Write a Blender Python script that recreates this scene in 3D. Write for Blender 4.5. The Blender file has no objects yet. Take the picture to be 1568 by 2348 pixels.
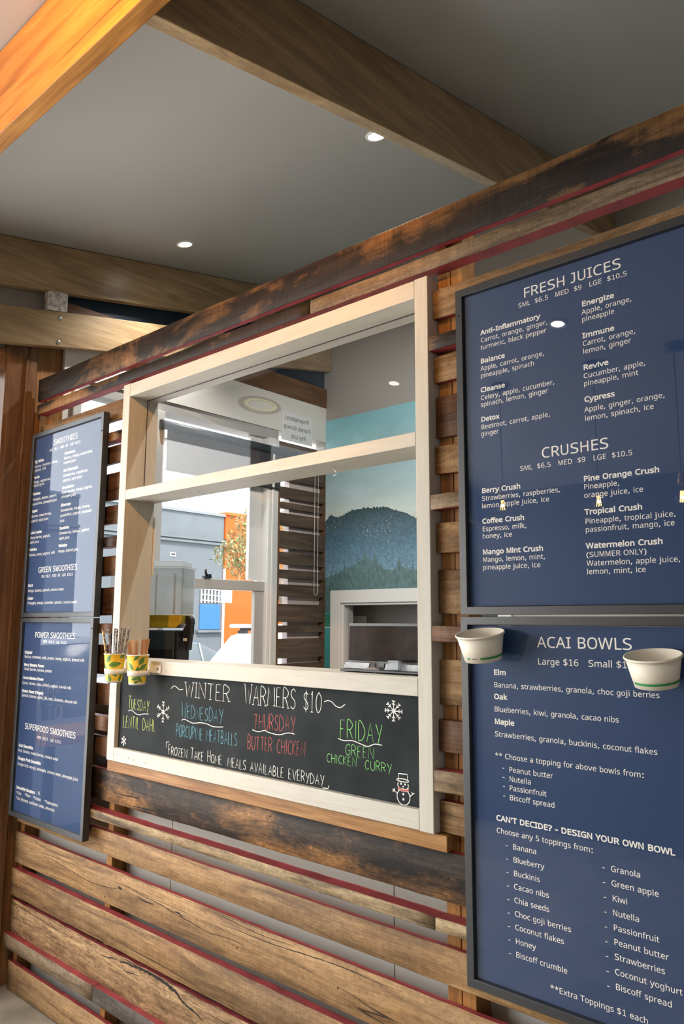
import bpy, bmesh, math, random
from mathutils import Vector, Matrix
C = bpy.context.scene.collection
scene = bpy.context.scene

# ---------------------------------------------------------------- camera
CAM = Vector((0.0, -1.75, 1.67))
yaw, pitch, roll = 0.730449, 0.144384, 0.00438
cy, sy, cp, sp, cr, sr = math.cos(yaw), math.sin(yaw), math.cos(pitch), math.sin(pitch), math.cos(roll), math.sin(roll)
fw = Vector((-sy * cp, cy * cp, sp)); rt0 = Vector((cy, sy, 0)); up0 = rt0.cross(fw)
rt = cr * rt0 + sr * up0; up = -sr * rt0 + cr * up0
cam = bpy.data.cameras.new('camera'); camo = bpy.data.objects.new('camera', cam); C.objects.link(camo)
M = Matrix((rt, up, -fw)).transposed().to_4x4(); M.translation = CAM
camo.matrix_world = M
cam.sensor_fit = 'VERTICAL'; cam.sensor_height = 36.0; cam.lens = 1740.29 / 2348 * 36.0
cam.clip_start = 0.05; cam.clip_end = 200
scene.camera = camo

# ---------------------------------------------------------------- sky, sun, exposure
world = bpy.data.worlds.new('sky'); scene.world = world; world.use_nodes = True
bg = world.node_tree.nodes['Background']; bg.inputs[0].default_value = (0.93, 0.97, 1.0, 1); bg.inputs[1].default_value = 2.4
sun = bpy.data.lights.new('sun', 'SUN'); sun.energy = 3.0; sun.angle = 0.01; sun.color = (1, 0.95, 0.88)
suno = bpy.data.objects.new('sun', sun); C.objects.link(suno)
suno.rotation_euler = Vector((-0.62, 0.30, -0.72)).to_track_quat('-Z', 'Y').to_euler(); suno.location = (6, -4, 12)
scene.view_settings.view_transform = 'Standard'; scene.view_settings.look = 'None'
scene.view_settings.gamma = 1.0; scene.view_settings.exposure = 0.72; scene.view_settings.use_curve_mapping = False
scene.cycles.use_denoising = True
scene.cycles.max_bounces = 10; scene.cycles.diffuse_bounces = 5; scene.cycles.glossy_bounces = 5
scene.cycles.transparent_max_bounces = 24; scene.cycles.sample_clamp_indirect = 6.0
scene.cycles.caustics_reflective = False; scene.cycles.caustics_refractive = False

def light(name, kind, loc, energy, color=(1, 1, 1), size=0.05, target=None, spot=None, blend=0.5):
    l = bpy.data.lights.new(name, kind); l.energy = energy; l.color = color
    if kind in ('POINT', 'SPOT'): l.shadow_soft_size = size
    if kind == 'SPOT': l.spot_size = spot; l.spot_blend = blend
    o = bpy.data.objects.new(name, l); C.objects.link(o); o.location = loc
    if target: o.rotation_euler = (Vector(target) - Vector(loc)).to_track_quat('-Z', 'Y').to_euler()
    return o
WARM_AT = (-1.25, -1.45, 3.285)
light('warm_wall_spot', 'SPOT', WARM_AT, 75, (1.0, 0.47, 0.12), 0.02, (-1.80, -0.86, 3.16), 1.85, 0.6)
day = bpy.data.lights.new('street_daylight', 'AREA'); day.shape = 'RECTANGLE'; day.size = 2.3; day.size_y = 3.38; day.energy = 140; day.color = (1.0, 0.98, 0.94)
dayo = bpy.data.objects.new('street_daylight', day); C.objects.link(dayo); dayo.location = (-3.92, -2.37, 1.65); dayo.rotation_euler = (0, -math.pi / 2, 0)
def portal(name, loc, rot, sx, sz):
    l = bpy.data.lights.new(name, 'AREA'); l.shape = 'RECTANGLE'; l.size = sx; l.size_y = sz; l.cycles.is_portal = True
    o = bpy.data.objects.new(name, l); C.objects.link(o); o.location = loc; o.rotation_euler = rot
portal('front_window_portal', (-3.9, -2.2, 1.5), (0, -math.pi / 2, 0), 2.8, 4.2)
portal('added_window_portal', (2.8, -4.25, 1.45), (math.pi / 2, 0, 0), 1.2, 2.3)
portal('kitchen_window_portal', (-3.9, 1.15, 1.95), (0, -math.pi / 2, 0), 1.9, 2.0)

# ---------------------------------------------------------------- node materials
def new_mat(name):
    m = bpy.data.materials.new(name); m.use_nodes = True
    nt = m.node_tree; return m, nt, nt.nodes['Principled BSDF']
def mat(name, col, rough=0.5, metal=0.0, spec=0.5, emit=None, estr=0.0, noise=0.0, nscale=8.0, bump=0.0, bscale=120.0, coat=0.0):
    m, nt, p = new_mat(name)
    p.inputs['Base Color'].default_value = (*col, 1); p.inputs['Roughness'].default_value = rough
    p.inputs['Metallic'].default_value = metal; p.inputs['Specular IOR Level'].default_value = spec
    p.inputs['Coat Weight'].default_value = coat
    if emit: p.inputs['Emission Color'].default_value = (*emit, 1); p.inputs['Emission Strength'].default_value = estr
    if noise or bump:
        tc = nt.nodes.new('ShaderNodeTexCoord')
    if noise:
        n = nt.nodes.new('ShaderNodeTexNoise'); n.inputs['Scale'].default_value = nscale; n.inputs['Detail'].default_value = 5
        nt.links.new(tc.outputs['Object'], n.inputs['Vector'])
        r = nt.nodes.new('ShaderNodeValToRGB')
        r.color_ramp.elements[0].position = 0.3; r.color_ramp.elements[1].position = 0.7
        r.color_ramp.elements[0].color = tuple(c * (1 - noise) for c in col) + (1,)
        r.color_ramp.elements[1].color = tuple(min(1, c * (1 + noise * 0.6)) for c in col) + (1,)
        nt.links.new(n.outputs['Fac'], r.inputs['Fac']); nt.links.new(r.outputs['Color'], p.inputs['Base Color'])
    if bump:
        n2 = nt.nodes.new('ShaderNodeTexNoise'); n2.inputs['Scale'].default_value = bscale; n2.inputs['Detail'].default_value = 4
        nt.links.new(tc.outputs['Object'], n2.inputs['Vector'])
        b = nt.nodes.new('ShaderNodeBump'); b.inputs['Strength'].default_value = bump; b.inputs['Distance'].default_value = 0.003
        nt.links.new(n2.outputs['Fac'], b.inputs['Height']); nt.links.new(b.outputs['Normal'], p.inputs['Normal'])
    return m
def glass(name, tint=(1, 1, 1), k=0.04, rough=0.0, boost=1.0):
    m, nt, p = new_mat(name); nt.nodes.remove(p)
    out = nt.nodes['Material Output']; N = nt.nodes.new
    lw = N('ShaderNodeLayerWeight'); lw.inputs['Blend'].default_value = 0.5
    pw = N('ShaderNodeMath'); pw.operation = 'POWER'; pw.inputs[1].default_value = 5.0
    ml = N('ShaderNodeMath'); ml.operation = 'MULTIPLY_ADD'; ml.inputs[1].default_value = (1 - k) * boost; ml.inputs[2].default_value = k * boost; ml.use_clamp = True
    t = N('ShaderNodeBsdfTransparent'); t.inputs[0].default_value = (*tint, 1)
    g = N('ShaderNodeBsdfGlossy'); g.inputs['Roughness'].default_value = rough
    mx = N('ShaderNodeMixShader')
    nt.links.new(lw.outputs['Facing'], pw.inputs[0]); nt.links.new(pw.outputs[0], ml.inputs[0]); nt.links.new(ml.outputs[0], mx.inputs[0])
    nt.links.new(t.outputs[0], mx.inputs[1]); nt.links.new(g.outputs[0], mx.inputs[2]); nt.links.new(mx.outputs[0], out.inputs[0])
    return m
def wood(name, light_c, mid_c, dark_c, axis='x', patch=None, patch_amt=0.5, saw=0.0, crack=0.5, rough=0.6, knots=0.0, bump=0.35, grain=1.0, spec=0.2, patch_scale=3.0, coarse=0.0, fib=0.75, pos=0.5):
    """timber with its grain along one local axis: broad figure, fine fibre, weather patches, drying cracks, saw marks, knots"""
    m, nt, p = new_mat(name); N = nt.nodes.new; L = nt.links.new
    tc = N('ShaderNodeTexCoord'); oi = N('ShaderNodeObjectInfo')
    off = N('ShaderNodeVectorMath'); off.operation = 'MULTIPLY_ADD'; off.inputs[1].default_value = (37, 37, 37)
    L(oi.outputs['Random'], off.inputs[0]); L(tc.outputs['Object'], off.inputs[2])
    def mapped(s_along, s_across=1.0):
        mp = N('ShaderNodeMapping')
        s = [s_across] * 3; s['xyz'.index(axis)] = s_along
        mp.inputs['Scale'].default_value = s; L(off.outputs[0], mp.inputs['Vector']); return mp
    def noise(mp, sc, det=4, dist=0.0, rgh=0.55):
        n = N('ShaderNodeTexNoise'); n.inputs['Scale'].default_value = sc; n.inputs['Detail'].default_value = det
        n.inputs['Distortion'].default_value = dist; n.inputs['Roughness'].default_value = rgh
        L(mp.outputs[0], n.inputs['Vector']); return n
    def ramp(src, stops):
        r = N('ShaderNodeValToRGB'); cr_ = r.color_ramp
        while len(cr_.elements) < len(stops): cr_.elements.new(0.5)
        for e, (ps, c) in zip(cr_.elements, stops): e.position = ps; e.color = (*c, 1) if len(c) == 3 else c
        L(src, r.inputs['Fac']); return r
    def mix(kind, fac, a, b):
        x = N('ShaderNodeMix'); x.data_type = 'RGBA'; x.blend_type = kind
        if isinstance(fac, float): x.inputs['Factor'].default_value = fac
        else: L(fac, x.inputs['Factor'])
        L(a, x.inputs[6])
        if isinstance(b, tuple): x.inputs[7].default_value = (*b, 1)
        else: L(b, x.inputs[7])
        return x.outputs[2]
    broad = noise(mapped(0.10), 22 * grain, 5, 0.7)
    fibre = noise(mapped(0.025), 240 * grain, 3, 0.0, 0.6)
    col = ramp(broad.outputs['Fac'], [(0.32, dark_c), (0.5, mid_c), (0.66, light_c)]).outputs['Color']
    fr = ramp(fibre.outputs['Fac'], [(0.3, (0.62, 0.62, 0.62)), (0.7, (1.12, 1.12, 1.12))])
    col = mix('MULTIPLY', fib, col, fr.outputs['Color'])
    h = fibre.outputs['Fac']
    if patch:
        pn = noise(mapped(0.45), patch_scale, 6, 0.4, 0.65)
        pr = ramp(pn.outputs['Fac'], [(pos - 0.16 * (1 if pos == 0.5 else 0.5), (0, 0, 0)), (pos + 0.12 * (1 if pos == 0.5 else 0.6), (1, 1, 1))])
        if patch_amt < 1:
            mm = N('ShaderNodeMath'); mm.operation = 'MULTIPLY'; mm.inputs[1].default_value = patch_amt; L(pr.outputs['Color'], mm.inputs[0]); fac = mm.outputs[0]
        else: fac = pr.outputs['Color']
        pc = mix('MULTIPLY', 0.7, ramp(broad.outputs['Fac'], [(0.3, tuple(c * 0.6 for c in patch)), (0.7, patch)]).outputs['Color'], fr.outputs['Color'])
        col = mix('MIX', fac, col, pc)
    if coarse:
        cn = noise(mapped(0.35), 75, 4, 1.2, 0.7)
        cr2 = ramp(cn.outputs['Fac'], [(0.36, (0.45, 0.42, 0.4)), (0.62, (1.15, 1.15, 1.15))])
        col = mix('MULTIPLY', coarse, col, cr2.outputs['Color'])
    if saw:
        sn = noise(mapped(1.0, 0.06), 95, 3, 0.3, 0.7)
        sr_ = ramp(sn.outputs['Fac'], [(0.38, (0.35, 0.32, 0.3)), (0.6, (1.1, 1.1, 1.1))])
        col = mix('MULTIPLY', saw, col, sr_.outputs['Color'])
    if knots:
        v = N('ShaderNodeTexVoronoi'); v.inputs['Scale'].default_value = 3.0; mpk = mapped(0.5); L(mpk.outputs[0], v.inputs['Vector'])
        kr = ramp(v.outputs['Distance'], [(0.03, (1, 1, 1)), (0.10, (0, 0, 0))])
        mk = N('ShaderNodeMath'); mk.operation = 'MULTIPLY'; mk.inputs[1].default_value = knots; L(kr.outputs['Color'], mk.inputs[0])
        col = mix('MIX', mk.outputs[0], col, tuple(c * 0.35 for c in dark_c))
    if crack:
        cn = noise(mapped(0.03), 9.0, 2, 0.0, 0.4)
        s = N('ShaderNodeMath'); s.operation = 'SUBTRACT'; s.inputs[1].default_value = 0.5; L(cn.outputs['Fac'], s.inputs[0])
        a = N('ShaderNodeMath'); a.operation = 'ABSOLUTE'; L(s.outputs[0], a.inputs[0])
        cr3 = ramp(a.outputs[0], [(0.0, (1, 1, 1)), (0.0045, (0, 0, 0))])
        mn = noise(mapped(0.5), 2.6, 2)
        mr = ramp(mn.outputs['Fac'], [(0.47, (0, 0, 0)), (0.56, (1, 1, 1))])
        mc = N('ShaderNodeMath'); mc.operation = 'MULTIPLY'; L(cr3.outputs['Color'], mc.inputs[0]); L(mr.outputs['Color'], mc.inputs[1])
        mc2 = N('ShaderNodeMath'); mc2.operation = 'MULTIPLY'; mc2.inputs[1].default_value = crack; L(mc.outputs[0], mc2.inputs[0])
        col = mix('MIX', mc2.outputs[0], col, (0.018, 0.012, 0.008))
        sb = N('ShaderNodeMath'); sb.operation = 'SUBTRACT'; L(h, sb.inputs[0]); L(mc2.outputs[0], sb.inputs[1]); h = sb.outputs[0]
    L(col, p.inputs['Base Color']); p.inputs['Roughness'].default_value = rough; p.inputs['Specular IOR Level'].default_value = spec
    if bump:
        b = N('ShaderNodeBump'); b.inputs['Strength'].default_value = bump; b.inputs['Distance'].default_value = 0.0025
        L(h, b.inputs['Height']); L(b.outputs['Normal'], p.inputs['Normal'])
    return m
def brick(name, c1, c2, mortar, scale=4.0):
    m, nt, p = new_mat(name); N = nt.nodes.new; L = nt.links.new
    tc = N('ShaderNodeTexCoord'); mp = N('ShaderNodeMapping'); mp.inputs['Rotation'].default_value = (math.pi / 2, 0, math.pi / 2)
    b = N('ShaderNodeTexBrick'); b.inputs['Scale'].default_value = scale
    b.inputs['Color1'].default_value = (*c1, 1); b.inputs['Color2'].default_value = (*c2, 1); b.inputs['Mortar'].default_value = (*mortar, 1)
    b.inputs['Mortar Size'].default_value = 0.012
    sx = N('ShaderNodeSeparateXYZ'); cx = N('ShaderNodeCombineXYZ')
    L(tc.outputs['Object'], sx.inputs[0]); L(sx.outputs['Y'], cx.inputs['X']); L(sx.outputs['Z'], cx.inputs['Y']); L(cx.outputs[0], b.inputs['Vector'])
    L(b.outputs['Color'], p.inputs['Base Color']); p.inputs['Roughness'].default_value = 0.8
    return m

# ---------------------------------------------------------------- mesh helpers
class MB:
    def __init__(s): s.bm = bmesh.new(); s.mats = []
    def mi(s, m):
        if m not in s.mats: s.mats.append(m)
        return s.mats.index(m)
    def face(s, pts, m, smooth=False):
        f = s.bm.faces.new([s.bm.verts.new(p) for p in pts]); f.material_index = s.mi(m); f.smooth = smooth; return f
    def box(s, x0, x1, y0, y1, z0, z1, m, taper=None):
        v = [s.bm.verts.new(p) for p in ((x0, y0, z0), (x1, y0, z0), (x1, y1, z0), (x0, y1, z0), (x0, y0, z1), (x1, y0, z1), (x1, y1, z1), (x0, y1, z1))]
        for q in ((0, 3, 2, 1), (4, 5, 6, 7), (0, 1, 5, 4), (1, 2, 6, 5), (2, 3, 7, 6), (3, 0, 4, 7)):
            f = s.bm.faces.new([v[i] for i in q]); f.material_index = s.mi(m)
        return v
    def prism(s, poly, axis, a, b, m, mcap=None):
        """poly in the two other axes, extruded from a to b along axis"""
        def P(u, v, w):
            return {'x': (w, u, v), 'y': (u, w, v), 'z': (u, v, w)}[axis]
        A = [s.bm.verts.new(P(u, v, a)) for u, v in poly]; B = [s.bm.verts.new(P(u, v, b)) for u, v in poly]
        n = len(poly); fs = [s.bm.faces.new(A), s.bm.faces.new(B[::-1])]
        for f in fs: f.material_index = s.mi(mcap or m)
        for i in range(n):
            f = s.bm.faces.new((A[i], B[i], B[(i + 1) % n], A[(i + 1) % n])); f.material_index = s.mi(m)
    def tube(s, path, r, m, n=8, closed=False, cap=True):
        path = [Vector(p) for p in path]; rings = []
        N = len(path); prev = None
        for i, p in enumerate(path):
            if closed: d = path[(i + 1) % N] - path[i - 1]
            else: d = path[min(i + 1, N - 1)] - path[max(i - 1, 0)]
            d.normalize()
            if prev is None:
                a = d.orthogonal().normalized()
            else:
                a = (prev - d * prev.dot(d)); a = a.normalized() if a.length > 1e-6 else d.orthogonal().normalized()
            prev = a; b = d.cross(a)
            rr = r[i] if isinstance(r, (list, tuple)) else r
            rings.append([s.bm.verts.new(p + (a * math.cos(t) + b * math.sin(t)) * rr) for t in (2 * math.pi * k / n for k in range(n))])
        for i in range(N if closed else N - 1):
            A, B = rings[i], rings[(i + 1) % N]
            for k in range(n):
                f = s.bm.faces.new((A[k], A[(k + 1) % n], B[(k + 1) % n], B[k])); f.material_index = s.mi(m); f.smooth = True
        if cap and not closed:
            for R_ in (rings[0][::-1], rings[-1]):
                f = s.bm.faces.new(R_); f.material_index = s.mi(m)
    def lathe(s, prof, m, c=(0, 0, 0), n=32, a0=0.0, a1=2 * math.pi, smooth=True, mats=None):
        full = abs(a1 - a0 - 2 * math.pi) < 1e-6; k = n if full else n + 1
        rings = []
        for (r, z) in prof:
            if r < 1e-6: rings.append([s.bm.verts.new((c[0], c[1], c[2] + z))])
            else: rings.append([s.bm.verts.new((c[0] + r * math.cos(a0 + (a1 - a0) * i / n), c[1] + r * math.sin(a0 + (a1 - a0) * i / n), c[2] + z)) for i in range(k)])
        for j in range(len(prof) - 1):
            A, B = rings[j], rings[j + 1]; mm = mats[j] if mats else m
            for i in range(n if full else n):
                i2 = (i + 1) % k if full else i + 1
                if len(A) == 1 and len(B) == 1: continue
                if len(A) == 1: vs = (A[0], B[i2], B[i])
                elif len(B) == 1: vs = (A[i], A[i2], B[0])
                else: vs = (A[i], A[i2], B[i2], B[i])
                f = s.bm.faces.new(vs); f.material_index = s.mi(mm); f.smooth = smooth
    def sphere(s, c, r, m, seg=16, sc=(1, 1, 1)):
        res = bmesh.ops.create_uvsphere(s.bm, u_segments=seg, v_segments=max(6, seg // 2), radius=r)
        for v in res['verts']: v.co = Vector((v.co.x * sc[0], v.co.y * sc[1], v.co.z * sc[2])) + Vector(c)
        for f in {f for v in res['verts'] for f in v.link_faces}: f.material_index = s.mi(m); f.smooth = True
    def build(s, name, parent=None, origin=None, bevel=0.0, recalc=True, rot=None):
        bm = s.bm
        if recalc: bmesh.ops.recalc_face_normals(bm, faces=bm.faces)
        lo = [min(v.co[i] for v in bm.verts) for i in range(3)]; hi = [max(v.co[i] for v in bm.verts) for i in range(3)]
        if origin is None: origin = ((lo[0] + hi[0]) / 2, (lo[1] + hi[1]) / 2, lo[2] if parent is None else (lo[2] + hi[2]) / 2)
        o = Vector(origin)
        for v in bm.verts: v.co -= o
        me = bpy.data.meshes.new(name); bm.to_mesh(me); bm.free()
        for m in s.mats: me.materials.append(m)
        ob = bpy.data.objects.new(name, me); C.objects.link(ob)
        return place(ob, o, parent, bevel)
WORLD = {}
def wloc(o): return WORLD.get(o.name, Vector((0, 0, 0)))
def place(ob, o, parent, bevel=0.0):
    WORLD[ob.name] = Vector(o)
    if parent is not None: ob.parent = parent; ob.location = Vector(o) - wloc(parent)
    else: ob.location = o
    if bevel:
        b = ob.modifiers.new('bevel', 'BEVEL'); b.width = bevel; b.segments = 2; b.limit_method = 'ANGLE'; b.angle_limit = 0.7
    return ob
def tag(o, label=None, cat=None, group=None, kind=None):
    if label: o['label'] = label
    if cat: o['category'] = cat
    if group: o['group'] = group
    if kind: o['kind'] = kind
    return o
def thing(name, loc, label=None, cat=None, group=None, kind=None):
    o = bpy.data.objects.new(name, None); C.objects.link(o); o.location = loc; o.empty_display_size = 0.05
    WORLD[o.name] = Vector(loc); return tag(o, label, cat, group, kind)
def dup(root, loc, label=None, rotz=None):
    def cp(o, par):
        c = o.copy(); C.objects.link(c); WORLD[c.name] = wloc(o)
        if par: c.parent = par
        for ch in [x for x in bpy.data.objects if x.parent == o]: cp(ch, c)
        return c
    r = cp(root, None); r.location = loc
    if rotz is not None: r.rotation_euler.z = rotz
    if label: r['label'] = label
    return r
def boxo(name, b, m, parent=None, bevel=0.0, **k):
    q = MB(); q.box(*b, m); o = q.build(name, parent, bevel=bevel)
    return tag(o, **k) if k else o
def catmull(pts, k=6):
    pts = [Vector(p) for p in pts]; out = []
    for i in range(len(pts) - 1):
        a = pts[max(i - 1, 0)]; b = pts[i]; c = pts[i + 1]; d = pts[min(i + 2, len(pts) - 1)]
        for j in range(k):
            t = j / k
            out.append(0.5 * ((2 * b) + (c - a) * t + (2 * a - 5 * b + 4 * c - d) * t * t + (3 * b - a - 3 * c + d) * t ** 3))
    return out + [pts[-1]]

# ---------------------------------------------------------------- materials of the place
W = {}
W['honey'] = wood('recycled hardwood honey', (0.54, 0.335, 0.155), (0.42, 0.245, 0.105), (0.23, 0.125, 0.055), patch=(0.25, 0.16, 0.095), patch_amt=0.6, saw=0.14, crack=1.0, coarse=0.5, grain=1.3, bump=0.6)
W['tan'] = wood('recycled hardwood tan', (0.46, 0.28, 0.125), (0.34, 0.19, 0.08), (0.18, 0.095, 0.04), patch=(0.17, 0.115, 0.07), patch_amt=0.6, saw=0.18, crack=1.0, coarse=0.55, grain=1.3, bump=0.6)
W['rough'] = wood('rough carved hardwood', (0.50, 0.325, 0.17), (0.36, 0.22, 0.11), (0.17, 0.095, 0.045), crack=0.8, coarse=0.9, bump=1.0, grain=1.6)
W['dark'] = wood('weathered dark hardwood', (0.075, 0.05, 0.036), (0.045, 0.032, 0.025), (0.018, 0.014, 0.012), pos=0.55, patch=(0.46, 0.23, 0.085), patch_amt=0.9, saw=0.2, crack=0.8, coarse=0.9, patch_scale=4.5)
W['beamdark'] = wood('dark sawn hardwood', (0.038, 0.026, 0.020), (0.026, 0.018, 0.0145), (0.014, 0.0105, 0.009), pos=0.57, patch=(0.42, 0.21, 0.075), patch_amt=0.85, saw=0.45, crack=0.25, patch_scale=4.0)
W['grey'] = wood('grey weathered hardwood', (0.27, 0.205, 0.14), (0.185, 0.135, 0.09), (0.075, 0.055, 0.04), patch=(0.30, 0.185, 0.085), patch_amt=0.5, saw=0.2, crack=1.0, coarse=0.55)
W['brown'] = wood('red brown hardwood', (0.20, 0.105, 0.06), (0.135, 0.068, 0.04), (0.07, 0.036, 0.022), patch=(0.26, 0.15, 0.08), patch_amt=0.4, saw=0.35, crack=0.6, coarse=0.25)
W['stud'] = wood('oiled pine stud', (0.42, 0.21, 0.07), (0.34, 0.155, 0.045), (0.24, 0.10, 0.03), axis='z', crack=0.0, grain=1.5, rough=0.45)
W['ledge'] = wood('oiled timber ledge', (0.43, 0.23, 0.085), (0.34, 0.165, 0.055), (0.23, 0.10, 0.03), crack=0.0, grain=1.3, rough=0.4)
W['raftery'] = wood('dressed hardwood rafter', (0.49, 0.345, 0.185), (0.40, 0.27, 0.14), (0.29, 0.185, 0.095), axis='y', crack=0.15, knots=0.5, rough=0.32, grain=0.8, bump=0.2, spec=0.5)
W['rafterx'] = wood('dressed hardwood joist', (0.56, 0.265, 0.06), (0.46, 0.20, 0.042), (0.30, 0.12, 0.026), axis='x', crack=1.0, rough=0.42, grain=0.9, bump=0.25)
W['jamb'] = wood('varnished timber jamb', (0.22, 0.128, 0.075), (0.175, 0.098, 0.056), (0.12, 0.066, 0.038), axis='z', crack=0.0, rough=0.4, grain=1.2)
W['pine'] = wood('knotty pine panel', (0.35, 0.19, 0.085), (0.28, 0.145, 0.06), (0.19, 0.095, 0.04), axis='z', crack=0.3, knots=0.7, rough=0.5)
W['jambh'] = wood('varnished timber head', (0.22, 0.128, 0.075), (0.175, 0.098, 0.056), (0.12, 0.066, 0.038), axis='y', crack=0.0, rough=0.4, grain=1.2)
W['screen'] = wood('outdoor hardwood slats', (0.17, 0.12, 0.085), (0.115, 0.08, 0.057), (0.06, 0.043, 0.032), axis='y', patch=(0.16, 0.13, 0.10), patch_amt=0.5, crack=0.5, coarse=0.2)
W['stick'] = wood('birch wood stirrer', (0.58, 0.36, 0.21), (0.50, 0.29, 0.165), (0.42, 0.24, 0.13), axis='z', crack=0.0, bump=0.1, grain=3)
W['pale'] = wood('pale weathered hardwood', (0.60, 0.46, 0.27), (0.45, 0.32, 0.17), (0.13, 0.09, 0.055), patch=(0.16, 0.12, 0.08), patch_amt=0.5, saw=0.1, crack=1.0, coarse=0.6, grain=1.5, bump=0.6)
W['char'] = wood('dark grey weathered hardwood', (0.15, 0.125, 0.105), (0.095, 0.078, 0.066), (0.04, 0.033, 0.028), saw=0.3, crack=0.8, coarse=0.6)
MAROON = mat('worn maroon paint', (0.24, 0.032, 0.036), 0.5, noise=0.35, nscale=14)
CREAM = wood('cream painted timber', (0.56, 0.53, 0.46), (0.54, 0.51, 0.44), (0.50, 0.47, 0.40), axis='z', crack=0.0, rough=0.45, bump=0.08, grain=2, fib=0.22)
CREAMX = wood('cream painted rail', (0.56, 0.53, 0.46), (0.54, 0.51, 0.44), (0.50, 0.47, 0.40), axis='x', crack=0.0, rough=0.45, bump=0.08, grain=2, fib=0.22)
CEIL = mat('grey ceiling paint', (0.38, 0.372, 0.352), 0.55, noise=0.04, nscale=1.5)
GREYW = mat('grey wall paint', (0.36, 0.345, 0.315), 0.6)
WHITEW = mat('white plaster', (0.76, 0.735, 0.68), 0.6)
NAVY = mat('navy wall paint', (0.012, 0.03, 0.055), 0.5)
CONC = mat('polished concrete', (0.27, 0.235, 0.185), 0.35, noise=0.35, nscale=5)
BACK = mat('grey laminate panel', (0.60, 0.575, 0.53), 0.45)
WHITEF = mat('white window enamel', (0.72, 0.71, 0.68), 0.35)
GREYF = mat('grey sash enamel', (0.42, 0.41, 0.39), 0.4)
BLACKF = mat('black satin frame', (0.022, 0.024, 0.027), 0.38, spec=0.6)
BLUEP = mat('blue printed poster', (0.018, 0.047, 0.125), 0.6, spec=0.2, noise=0.05, nscale=3)
INK = mat('white print', (0.86, 0.83, 0.76), 0.6)
PANE = glass('clear window glass', boost=0.6)
GLAZ = glass('poster glazing', k=0.04, boost=0.9)
CHALK = mat('chalkboard', (0.024, 0.029, 0.031), 0.75, spec=0.1, noise=0.35, nscale=7)
C_WHITE = mat('white chalk ink', (0.86, 0.85, 0.80), 0.7); C_BLUE = mat('blue chalk ink', (0.12, 0.38, 0.50), 0.7)
C_RED = mat('red chalk ink', (0.56, 0.10, 0.09), 0.7); C_LIME = mat('lime chalk ink', (0.60, 0.70, 0.18), 0.7); C_GREEN = mat('green chalk ink', (0.22, 0.62, 0.16), 0.7)
STEEL = mat('brushed steel', (0.55, 0.56, 0.57), 0.35, 1.0)
BLACKM = mat('black plastic', (0.012, 0.013, 0.015), 0.4)
PAPER = mat('white paper', (0.80, 0.79, 0.78), 0.7)
BLACKI = mat('black print', (0.03, 0.03, 0.035), 0.6)
WHITEP = mat('white plastic', (0.80, 0.78, 0.74), 0.4)
LAMP = mat('lit lamp diffuser', (1, 1, 1), 0.5, emit=(1.0, 0.97, 0.92), estr=14)

# ---------------------------------------------------------------- the shell
SL = 0.1923                                    # the ceiling climbs this much per metre away from the room
def ceil_z(y): return 3.621 + SL * y
Y0, Y1, XL, XR = -4.2, 2.30, -3.78, 3.5
q = MB(); q.prism([(Y0 - 0.1, ceil_z(Y0 - 0.1)), (Y1 + 0.1, ceil_z(Y1 + 0.1)), (Y1 + 0.1, ceil_z(Y1 + 0.1) + 0.12), (Y0 - 0.1, ceil_z(Y0 - 0.1) + 0.12)], 'x', -3.95, XR + 0.1, CEIL)
tag(q.build('ceiling'), 'grey sloping plasterboard ceiling above the timber beams', 'ceiling', kind='structure')
boxo('floor', (-3.78, XR, Y0, 3.2, -0.12, 0.0), CONC, label='worn brown grey concrete floor', cat='floor', kind='structure')
q = MB(); q.box(XR, XR + 0.1, Y0, 3.2, 0, 4.3, GREYW); tag(q.build('wall_right'), 'grey right hand wall', 'wall', kind='structure')
DARKW = mat('dimmed wall paint', (0.07, 0.068, 0.065), 0.6)  # unseen wall darkened so its reflection in the menu glass stays dim
wf = thing('wall_front', (0, Y0, 0), 'unseen wall behind the viewer, darkened, with an added window at its right', 'wall', kind='structure')
for b in ((-3.78, 2.2, Y0 - 0.1, Y0, 0, 2.85), (3.4, XR, Y0 - 0.1, Y0, 0, 2.85), (2.201, 3.399, Y0 - 0.1, Y0, 0, 0.3), (2.201, 3.399, Y0 - 0.1, Y0, 2.6, 2.85)): boxo('wall_panel', b, DARKW, wf)
w3 = thing('added_window', (2.8, Y0, 0.3), 'added window behind the viewer, unseen, letting in more daylight', 'window', kind='structure')  # window added out of view to send more daylight onto the partition
boxo('pane', (2.202, 3.398, Y0 - 0.06, Y0 - 0.055, 0.301, 2.599), PANE, w3)
# the wall on the street side: timber jambs, painted and pine panels, the white strip over the kitchen window, the navy top
wl = thing('wall_left', (-3.68, 0, 0), 'street side wall of timber jambs, white plaster and navy top panel', 'wall', kind='structure')
boxo('door_jamb', (-3.80, -3.68, -0.157, -0.046, 0, 3.20), W['jamb'], wl, 0.003)
boxo('door_jamb', (-3.78, -3.672, -0.044, 0.0, 0, 3.21), W['jamb'], wl, 0.003)
boxo('stop_bead', (-3.68, -3.668, -0.060, -0.046, 0, 3.0), W['jamb'], wl, 0.003)
boxo('pine_panel', (-3.79, -3.70, 0.002, 0.149, 0, 3.20), W['pine'], wl)
boxo('door_head', (-3.80, -3.68, -4.2, -0.159, 2.90, 3.02), W['jambh'], wl, 0.003)
boxo('plaster_panel', (-3.80, -3.68, 0.151, 2.18, 2.962, 3.215), WHITEW, wl)
boxo('window_head', (-3.80, -3.69, 0.151, 1.72, 2.895, 2.96), GREYF, wl)
boxo('top_plate', (-3.80, -3.672, 0.06, 2.18, 3.217, 3.36), W['jambh'], wl, 0.003)
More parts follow.
